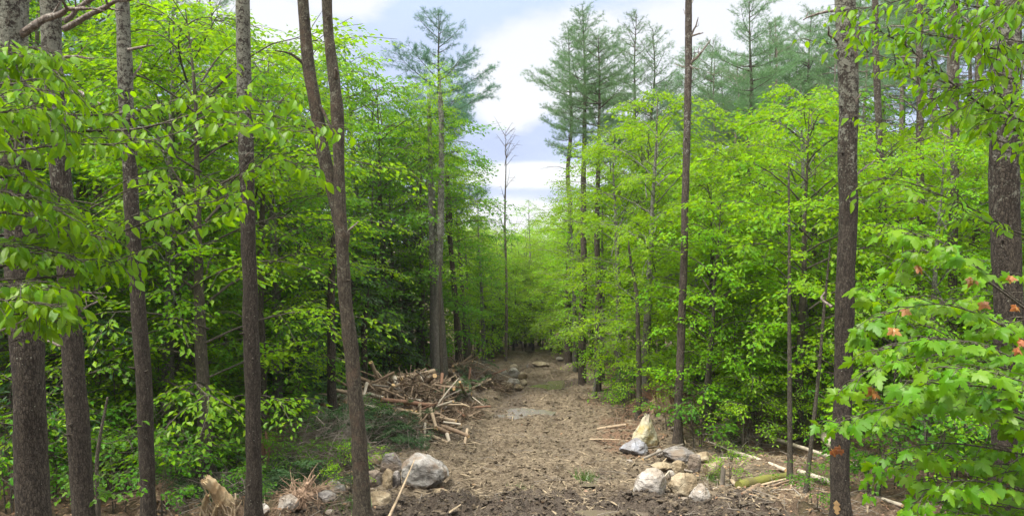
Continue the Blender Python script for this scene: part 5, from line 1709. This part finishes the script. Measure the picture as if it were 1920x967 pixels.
def scatter_ground():
    rng = np.random.default_rng(202)

    def pick(n, x0, x1, y0, y1, f):
        X, Y = rng.uniform(x0, x1, n * 4), y0 + (y1 - y0) * rng.random(n * 4) ** 1.4
        k = rng.random(n * 4) < f(X, Y)
        X, Y = X[k][:n], Y[k][:n]
        return X, Y, ground(X, Y)

    def on(X, Y):
        cx, w = track(Y)
        return 1 - sstep(w * .9, w * 1.7, np.abs(X - cx))
    # splinters and chips
    X, Y, Z = pick(19000, -4.5, 6.0, 11, 32, lambda x, y: .15 + .85 * (fbm2(x * .9, y * .9, 3, 66) > -.25))
    n = len(X)
    L, a = rng.uniform(.04, .16, n) * (1 + 1.2 * (rng.random(n) > .93)), rng.uniform(0, 6.28, n)
    d = np.stack([np.cos(a), np.sin(a), rng.normal(0, .18, n)], -1)
    tpl = (np.array([[0, .5, 0], [1, .3, 0], [1, -.3, 0], [0, -.5, 0], [.5, 0, .07]], float), [[(0, 3, 4), (3, 2, 4), (2, 1, 4), (1, 0, 4)]])
    mb = MB()
    t = np.stack([rng.random(n), rng.random(n) ** 1.5, rng.random(n)], -1)
    leaves(mb, tpl, np.stack([X, Y, Z + .004], -1), d, UP + rng.normal(0, .2, (n, 3)), L, t, wid=rng.uniform(.06, .18, n))
    tag(link('wood_chips', mb.mesh('wood_chips', WOOD['chip'])), 'pale splinters and chips strewn over the churned track', 'wood chips', None, 'stuff')
    # shredded wood over the two piles and the right boulders
    for nm, cx_, cy_, rx_, ry_, hh, n, lab in (('wood_fragments', -2.95, 20.2, 2.0, 2.4, .5, 7000, 'shredded bark and splinters covering the big log pile'),
                                           ('wood_fragments', -1.75, 26.3, 1.6, 1.3, .45, 2200, 'shredded bark and splinters on the second debris heap')):
        q, a = rng.random(n) ** .5, rng.uniform(0, 6.28, n)
        X, Y = cx_ + rx_ * q * np.cos(a), cy_ + ry_ * q * np.sin(a)
        th, el = rng.uniform(0, 6.28, n), rng.normal(0, .5, n)
        d = np.stack([np.cos(th) * np.cos(el), np.sin(th) * np.cos(el), np.sin(el)], -1)
        L = rng.uniform(.08, .42, n)
        mb = MB()
        Z = ground(X, Y) + rng.random(n) * hh * (1 - q ** 2) + .02
        leaves(mb, tpl, np.stack([X, Y, Z], -1), d, rng.normal(0, 1, (n, 3)), L, np.stack([rng.random(n), rng.random(n) ** 1.3, rng.random(n)], -1), wid=rng.uniform(.06, .16, n))
        tag(link(nm, mb.mesh(nm, WOOD['shred'])), lab, 'splinters', None, 'stuff')
    # clods of mud
    X, Y, Z = pick(15000, -3.4, 4.2, 11.0, 27, lambda x, y: .40 + .60 * (1 - sstep(12.6, 14.2, y)))
    n = len(X)
    v, f = ICO1
    r = rng.uniform(.008, .034, n) * (1 + .9 * (rng.random(n) > .92))
    V = v[None] * (1 + 1.1 * (rng.random((n, len(v), 1)) - .5)) * (.6 + .8 * rng.random((n, 1, 3))) * r[:, None, None] * np.array([1.2, 1, .75]) + np.stack([X, Y, Z + r * .2], -1)[:, None]
    mb = MB()
    wet = 1 - sstep(12.4, 14.4, Y)
    mb.add(V.reshape(-1, 3), [(f[None] + (np.arange(n) * len(v))[:, None, None]).reshape(-1, 3)], 0,
           np.repeat(np.stack([np.ones(n), wet * rng.uniform(.3, 1, n), np.zeros(n)], -1), len(v), 0))
    tag(link('mud_clods', mb.mesh('mud_clods', GROUND)), 'lumps of dark mud turned up on the track', 'mud', None, 'stuff')
    # dead leaves off the track
    X, Y, Z = pick(26000, -16, 18, 10, 34, lambda x, y: (1 - on(x, y)) * .9 + .05)
    n = len(X)
    a = rng.uniform(0, 6.28, n)
    mb = MB()
    leaves(mb, lf_ovate(), np.stack([X, Y, Z + .012], -1), np.stack([np.cos(a), np.sin(a), rng.normal(0, .25, n)], -1), UP + rng.normal(0, .5, (n, 3)), rng.uniform(.05, .11, n), tint_of(rng, n, .5, 1.0))
    tag(link('leaf_litter', mb.mesh('leaf_litter', LEAF['litter'])), 'dry brown leaves on the forest floor', 'leaf litter', None, 'stuff')
    # fine twigs
    mb = MB()
    X, Y, Z = pick(1500, -6, 8, 10, 30, lambda x, y: .25 + .75 * (1 - on(x, y)))
    for x, y, z in zip(X, Y, Z):
        a, L = rng.uniform(0, 6.28), rng.uniform(.15, .7)
        d = np.array([math.cos(a), math.sin(a), rng.normal(0, .12)]) * L * .5
        c = np.array([x, y, z + .015 + abs(d[2])])
        tube(mb, np.array([c - d, c + rng.normal(0, .07 * L, 3) * [1, 1, .4], c + d]), [.007, .005, .003], 4, 5, cap=False)
    tag(link('fallen_twigs', mb.mesh('fallen_twigs', WOOD['twig'], True)), 'fine dead twigs strewn over the ground', 'twigs', None, 'stuff')


scatter_ground()


def grass_tuft(px, py, n, h, rad, label, seed):
    rng = np.random.default_rng(seed)
    b = on_ground(px, py)
    b[2] = gz(b[0], b[1])
    mb = MB()
    p = rng.normal(0, rad, (n, 3)) * [1, 1, 0]
    d = np.stack([rng.normal(0, .55, n), rng.normal(0, .55, n), np.ones(n)], -1)
    leaves(mb, lf_needle(), p, d, rng.normal(0, 1, (n, 3)), h * rng.uniform(.5, 1.1, n), tint_of(rng, n, .5, .9), wid=.7)
    tag(link('grass_tuft', mb.mesh('grass_tuft', LEAF['grass']), b), label, 'grass')


grass_tuft(1103, 893, 170, .26, .14, 'bluish green grass tuft on the right of the track', 1)
grass_tuft(972, 918, 50, .14, .09, 'small thin grass tuft in the middle of the track', 2)
grass_tuft(1340, 905, 120, .2, .12, 'green grass tuft under the yellow-brown boulder', 3)
grass_tuft(655, 955, 140, .2, .15, 'yellow-green grass tuft left of the flat-topped tan boulder', 4)

# ------------------------------------------------------------------ leafy boughs close to the camera


def leafy_bough(wood, lv, path, rng, tpl, leaf, rad, tw_step, tw_len, hang, tone=(.3, .8), start=.1, leaf_step=None, face=.35, pair=False, new=None, jit=.35):
    """a bough along the points path with side twigs and hanging leaves"""
    P = resample(np.array(path), 40)
    L = np.linalg.norm(np.diff(P, axis=0), axis=1).sum()
    tube(wood, P, [rad, rad * .7, rad * .3, .002], 7, 40, .06, (14, 14, 14), 3)
    toward = unit(np.array([0, 0, CAMZ]) - P.mean(0))
    s, k = start * L, 0
    step = leaf_step or leaf * .62
    while s < L:
        i = s / L * 39
        o = np.array([np.interp(i, np.arange(40), P[:, c]) for c in range(3)])
        T = unit(P[min(39, int(i) + 1)] - P[max(0, int(i) - 1)])
        side = unit(np.cross(T, UP)) * (1 if k % 2 else -1)
        d = unit(T * rng.uniform(.5, 1.1) + side * rng.uniform(.3, .9) + np.array([0, 0, rng.uniform(-.25, .25)]))
        ln = tw_len * rng.uniform(.5, 1.2) * (1 - .4 * s / L)
        n = max(2, int(ln / step))
        Q = np.array([o, o + d * ln * .5 + np.array([0, 0, .01]), o + d * ln + np.array([0, 0, -.10 * ln])])
        tube(wood, Q, [.0035, .0025, .0012], 4, 5, cap=False)
        u = (np.arange(n) + .7) / n
        base = o + np.outer(u * ln, d) + np.outer(u ** 2, [0, 0, -.10 * ln])
        reps = 2 if pair else 1
        base = np.repeat(base, reps, 0)
        m = len(base)
        sg = np.where(np.arange(m) % 2 == 0, 1, -1)[:, None]
        lat = unit(np.cross(d, UP))
        ld = unit(d * rng.uniform(.2, .9, (m, 1)) + lat * sg * rng.uniform(.4, 1.0, (m, 1)) + np.array([0, 0, -1]) * hang * rng.uniform(.5, 1.3, (m, 1)))
        up = unit(UP * 1.0 + toward * face * rng.uniform(.2, 1.6, (m, 1)) + rng.normal(0, jit, (m, 3)))
        pet = leaf * (.35 if pair else .10)
        pos = base + ld * pet
        for q in range(m):
            if pair:
                tube(wood, [base[q], pos[q] + [0, 0, .0]], [.0016, .0012], 3, 2, cap=False)
        tt = rng.uniform(*tone)
        leaves(lv, tpl, pos, ld + np.array([0, 0, -.1]), up, leaf * rng.uniform(.45, 1.2, m), tint_of(rng, m, tt, .55), wid=rng.uniform(.8, 1.12, m), curl=rng.uniform(.2, 2.2, m))
        s += tw_step * rng.uniform(.7, 1.3)
        k += 1


def px_path(pts, Y0, Y1=None):
    Y1 = Y0 if Y1 is None else Y1
    return [at(x, y, Y0 + (Y1 - Y0) * k / (len(pts) - 1)) for k, (x, y) in enumerate(pts)]


def near_tree(kind, label, trunk_pts, r0, bark, boughs, tpl, leafkey, seed, extra=None, comp=0, **kw):
    rng = np.random.default_rng(seed)
    P = np.array(trunk_pts, float)
    base = np.array([P[0][0], P[0][1], gz(P[0][0], P[0][1])])
    P[0][2] = base[2] - .2
    e = thing(kind, base, label, 'tree')
    w = MB()
    tube(w, P - base, [r0 * 1.2, r0, r0 * .8, r0 * .5], 14, 50, .06, (7, 7, 3), seed)
    link('trunk', w.mesh('trunk', BARK[bark], True), parent=e)
    wd, lv = MB(), MB()
    more = []
    for pts, Y0, Y1, rad, opts in boughs:
        for c in range(comp):
            dx, dy, dY = rng.uniform(-30, 30), rng.uniform(-45, 45), rng.uniform(-.35, .5)
            cut = pts if len(pts) < 5 else pts[:-1]
            more.append(([(x + dx * min(1, j), y + dy * min(1, .4 + .3 * j)) for j, (x, y) in enumerate(cut)], Y0 + dY, Y1 + dY, rad * .6, opts))
    for pts, Y0, Y1, rad, opts in boughs + more:
        o = dict(kw)
        o.update(opts)
        leafy_bough(wd, lv, [np.array(p) - base * 0 for p in px_path(pts, Y0, Y1)], rng, tpl, rad=rad, **o)
    for m in (wd, lv):
        m.v = [v - base for v in m.v]
    link('boughs', wd.mesh('boughs', BARK['thin'], True), parent=e)
    link('crown', lv.mesh('crown', LEAF[leafkey]), parent=e)
    if extra:
        extra(e, base, rng)
    return e


# beech at the left, its trunk just outside the frame
BL = dict(leaf=.088, jit=.5, tw_step=.036, tw_len=.30, hang=.8, tone=(.25, .85), start=.02)
near_tree('beech_tree', 'beech reaching in from the left edge with drooping bright leaves across the first four trunks',
          [(-4.3, 5.0, 0), (-4.25, 5.0, 3), (-4.2, 5.05, 5.2), (-4.1, 5.1, 7.5)], .09, 'grey', [
              ([(-180, 300), (0, 268), (110, 248), (250, 243), (370, 214), (450, 212), (560, 224), (650, 242)], 5.0, 5.0, .013, dict(tw_step=.06)),
              ([(-180, 520), (60, 490), (150, 465), (270, 418), (350, 385), (430, 345), (480, 308)], 5.2, 5.0, .013, dict(start=.12, tw_step=.12)),
              ([(-180, 120), (-40, 105), (40, 110), (90, 130), (140, 175)], 4.7, 4.7, .010, {}),
              ([(-180, 180), (-20, 160), (60, 165), (130, 215)], 4.4, 4.5, .010, {}),
              ([(-180, 330), (-40, 330), (40, 340), (110, 372)], 4.6, 4.8, .010, {}),
              ([(-180, 420), (-40, 400), (50, 405), (130, 430), (190, 445)], 5.0, 4.9, .010, {}),
              ([(-180, 480), (-20, 470), (70, 475), (160, 490)], 4.7, 4.7, .010, {}),
              ([(-180, 560), (-30, 540), (40, 535), (120, 545)], 4.6, 4.6, .010, {}),
              ([(-180, 590), (-30, 575), (50, 560), (110, 575)], 5.0, 4.9, .010, {}),
              ([(100, 250), (180, 200), (240, 165)], 5.1, 5.2, .006, dict(tw_step=.13)),
              ([(170, 390), (260, 350), (330, 350), (400, 372), (440, 362)], 5.3, 5.3, .006, dict(start=.3, tw_step=.13)),
              ([(60, 478), (160, 440), (230, 500), (250, 525)], 5.0, 5.0, .006, dict(start=.3, tw_step=.12)),
              ([(370, 214), (430, 180), (470, 160)], 5.0, 5.1, .004, dict(tw_step=.14)),
              ([(350, 385), (420, 370), (500, 300), (585, 320)], 5.1, 5.1, .004, dict(start=.3, tw_step=.11)),
              ([(430, 345), (520, 250), (560, 180)], 5.0, 5.0, .004, dict(start=.45, tw_step=.13)),
              ([(-180, 230), (-60, 225), (0, 215), (60, 205)], 4.2, 4.3, .008, {}),
              ([(-180, 640), (0, 628), (60, 600), (150, 560), (175, 548)], 5.4, 5.4, .006, dict(start=.55, tw_step=.3))],
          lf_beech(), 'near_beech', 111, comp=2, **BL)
for pts, r, lab in ((((22, 130), (25, 190), (32, 245), (25, 300), (0, 360)), .012, 'thin pale dead branch hanging at the left edge among the beech leaves'),
                    (((40, 150), (44, 240), (50, 300), (62, 345)), .005, 'finer dead twig hanging just right of the pale dead branch'),
                    (((0, 620), (35, 605), (70, 585)), .007, 'bare grey twig crossing the thick left-edge trunk below the leaves')):
    w = MB()
    PP = np.array(px_path(pts, 4.85))
    tube(w, PP - PP[0], [r, r * .8, r * .5], 7, 24, .12, (14, 14, 14), 5)
    tag(link('dead_branch', w.mesh('dead_branch', WOOD['twig'], True), PP[0]), lab, 'branch')

# beech at the upper right
BR = dict(leaf=.082, jit=.5, tw_step=.06, tw_len=.34, hang=.75, tone=(.35, .9), start=.02)
near_tree('beech_tree', 'beech hanging into the upper right corner with strings of pale green leaves',
          [(4.75, 5.6, 0), (4.7, 5.6, 3), (4.6, 5.6, 5.5), (4.4, 5.7, 8)], .10, 'grey', [
              ([(2080, 330), (1915, 250), (1830, 190), (1750, 130), (1690, 80), (1640, 55)], 5.4, 5.2, .012, {}),
              ([(2080, 120), (1920, 100), (1830, 85), (1770, 70), (1710, 62)], 5.1, 5.1, .012, {}),
              ([(2080, 40), (1930, 20), (1850, 15), (1780, 10), (1720, 30)], 4.9, 5.0, .012, {}),
              ([(2080, -60), (1900, -60), (1800, -30), (1650, 10), (1590, 20)], 5.2, 5.4, .012, {}),
              ([(2080, 180), (1930, 150), (1850, 150), (1790, 165), (1740, 195)], 5.3, 5.3, .010, {}),
              ([(1830, 190), (1760, 150), (1690, 118), (1600, 92), (1510, 75)], 5.4, 5.6, .006, dict(start=.3, tw_step=.12)),
              ([(2080, 470), (1920, 440), (1840, 400), (1750, 360), (1670, 335), (1625, 345)], 5.5, 5.5, .009, dict(start=.45, tw_step=.2)),
              ([(1750, 360), (1690, 350), (1610, 372)], 5.5, 5.6, .004, dict(start=.4, tw_step=.16)),
              ([(2080, 260), (1930, 230), (1880, 215), (1840, 235)], 5.0, 5.0, .008, {}),
              ([(1830, 190), (1780, 215), (1700, 235), (1590, 215)], 5.5, 5.7, .004, dict(start=.3, tw_step=.18)),
              ([(2080, 560), (1930, 440), (1860, 420), (1790, 400)], 5.6, 5.6, .004, dict(start=.5, tw_step=.2)),
              ([(1950, -40), (1880, 30), (1870, 60), (1900, 120)], 4.8, 4.9, .006, {})],
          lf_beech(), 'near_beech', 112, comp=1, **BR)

# large-leaved maple at the lower right


def orange(e, base, rng):
    lv = MB()
    for px, py in ((1722, 500), (1697, 580), (1818, 522), (1824, 524), (1845, 568), (1905, 578), (1912, 640), (1908, 655), (1632, 732), (1637, 735), (1562, 846), (1578, 844), (1842, 942), (1850, 945), (1902, 912), (1892, 522), (1676, 617)):
        c = at(px + rng.uniform(-3, 3), py + rng.uniform(-3, 3), 4.35) - base
        n = 3
        d = np.stack([rng.normal(0, .7, n), rng.normal(0, .5, n), -.25 - rng.random(n) * .4], -1)
        leaves(lv, lf_maple(), np.tile(c, (n, 1)), d, UP * .6 + np.array([0, -1.0, 0]) + rng.normal(0, .4, (n, 3)), rng.uniform(.035, .06, n), tint_of(rng, n, .5, 1.0))
    link('new_leaves', lv.mesh('new_leaves', LEAF['new']), parent=e)['label'] = 'orange newly opened leaves'


ML = dict(leaf=.088, tw_step=.078, tw_len=.26, hang=.55, tone=(.3, .85), start=.15, pair=True, leaf_step=.085, face=.55, jit=.5)
near_tree('maple_sapling', 'large-leaved maple with a few orange new leaves filling the lower right corner',
          [(4.1, 4.6, 0), (4.0, 4.6, 2), (3.75, 4.6, 3.6), (3.3, 4.5, 4.6)], .05, 'thin', [
              ([(2100, 640), (1960, 600), (1870, 540), (1800, 490), (1730, 470), (1700, 480)], 4.4, 4.4, .010, dict(start=.45)),
              ([(2100, 700), (1960, 660), (1860, 600), (1760, 570), (1660, 590), (1610, 625)], 4.5, 4.6, .010, dict(start=.35)),
              ([(2100, 760), (1960, 720), (1850, 680), (1740, 665), (1640, 690), (1570, 735)], 4.4, 4.4, .011, {}),
              ([(2100, 820), (1960, 800), (1850, 760), (1740, 750), (1640, 770), (1560, 795)], 4.2, 4.3, .011, {}),
              ([(2100, 780), (1940, 740), (1850, 725), (1780, 720), (1700, 715)], 4.0, 4.0, .010, {}),
              ([(2100, 900), (1960, 860), (1860, 840), (1760, 830), (1670, 850), (1640, 890)], 4.1, 4.2, .010, {}),
              ([(2100, 960), (1960, 930), (1880, 910), (1800, 900), (1740, 920), (1700, 960)], 4.0, 4.1, .010, {}),
              ([(2100, 1010), (1960, 990), (1880, 970), (1790, 960)], 3.9, 4.0, .010, {}),
              ([(2100, 640), (1980, 620), (1920, 640), (1860, 650), (1800, 640)], 4.6, 4.6, .008, dict(start=.4)),
              ([(2100, 860), (1980, 830), (1910, 800), (1880, 760)], 3.8, 3.9, .008, {}),
              ([(2100, 560), (1980, 555), (1900, 548), (1800, 560), (1720, 560)], 4.7, 4.8, .006, dict(start=.65, tw_step=.22)),
              ([(1850, 680), (1760, 620), (1720, 605), (1650, 560), (1620, 540)], 4.7, 4.9, .005, dict(start=.4, tw_step=.2, leaf=.10)),
              ([(2100, 900), (1960, 880), (1870, 890), (1800, 940)], 4.3, 4.3, .008, {})],
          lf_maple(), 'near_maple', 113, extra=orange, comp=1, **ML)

# low boughs of a maple in the left foreground
SP = dict(leaf=.10, tw_step=.14, tw_len=.34, hang=.35, tone=(.2, .7), start=.1, face=.4)
near_tree('maple_sapling', 'low maple sapling spreading flat leafy layers between the first and third trunks',
          [(-5.55, 9.8, 0), (-5.5, 9.8, .7), (-5.5, 9.8, 1.5), (-5.4, 9.9, 2.3)], .03, 'thin', [
              ([(165, 860), (130, 900), (200, 888), (260, 905)], 9.8, 9.4, .006, {}),
              ([(165, 800), (100, 830), (40, 835)], 9.8, 9.4, .006, {}),
              ([(165, 820), (210, 830), (250, 800)], 9.8, 9.9, .006, {}),
              ([(165, 740), (110, 730), (60, 760)], 9.8, 9.6, .006, {}),
              ([(165, 700), (210, 690), (240, 710)], 9.8, 10.0, .006, {}),
              ([(165, 900), (190, 920), (240, 930)], 9.6, 9.2, .006, {}),
              ([(165, 900), (120, 930), (20, 940)], 9.6, 9.2, .006, {})],
          lf_lobed(), 'deep', 114, **SP)


# ------------------------------------------------------------------ the damp air that pales the far trees
def build_haze():
    m, N = mat('pale_air')
    v = N.n('ShaderNodeVolumePrincipled', {'Color': (.92, .96, 1.0, 1), 'Density': HAZE_D, 'Anisotropy': .2})
    N.n('ShaderNodeOutputMaterial', {'Volume': v.outputs[0]})
    bm = bmesh.new()
    bmesh.ops.create_cube(bm, size=1.0)
    me = bpy.data.meshes.new('haze')
    bm.to_mesh(me)
    bm.free()
    me.materials.append(m)
    tag(link('haze', me, (0, 400, 5.0), None, (0, 0, 0), (2000, 1100, 40)), 'thin damp air between the trees', 'haze', None, 'stuff')


HAZE_D = .0003
if HAZE_D:
    build_haze()
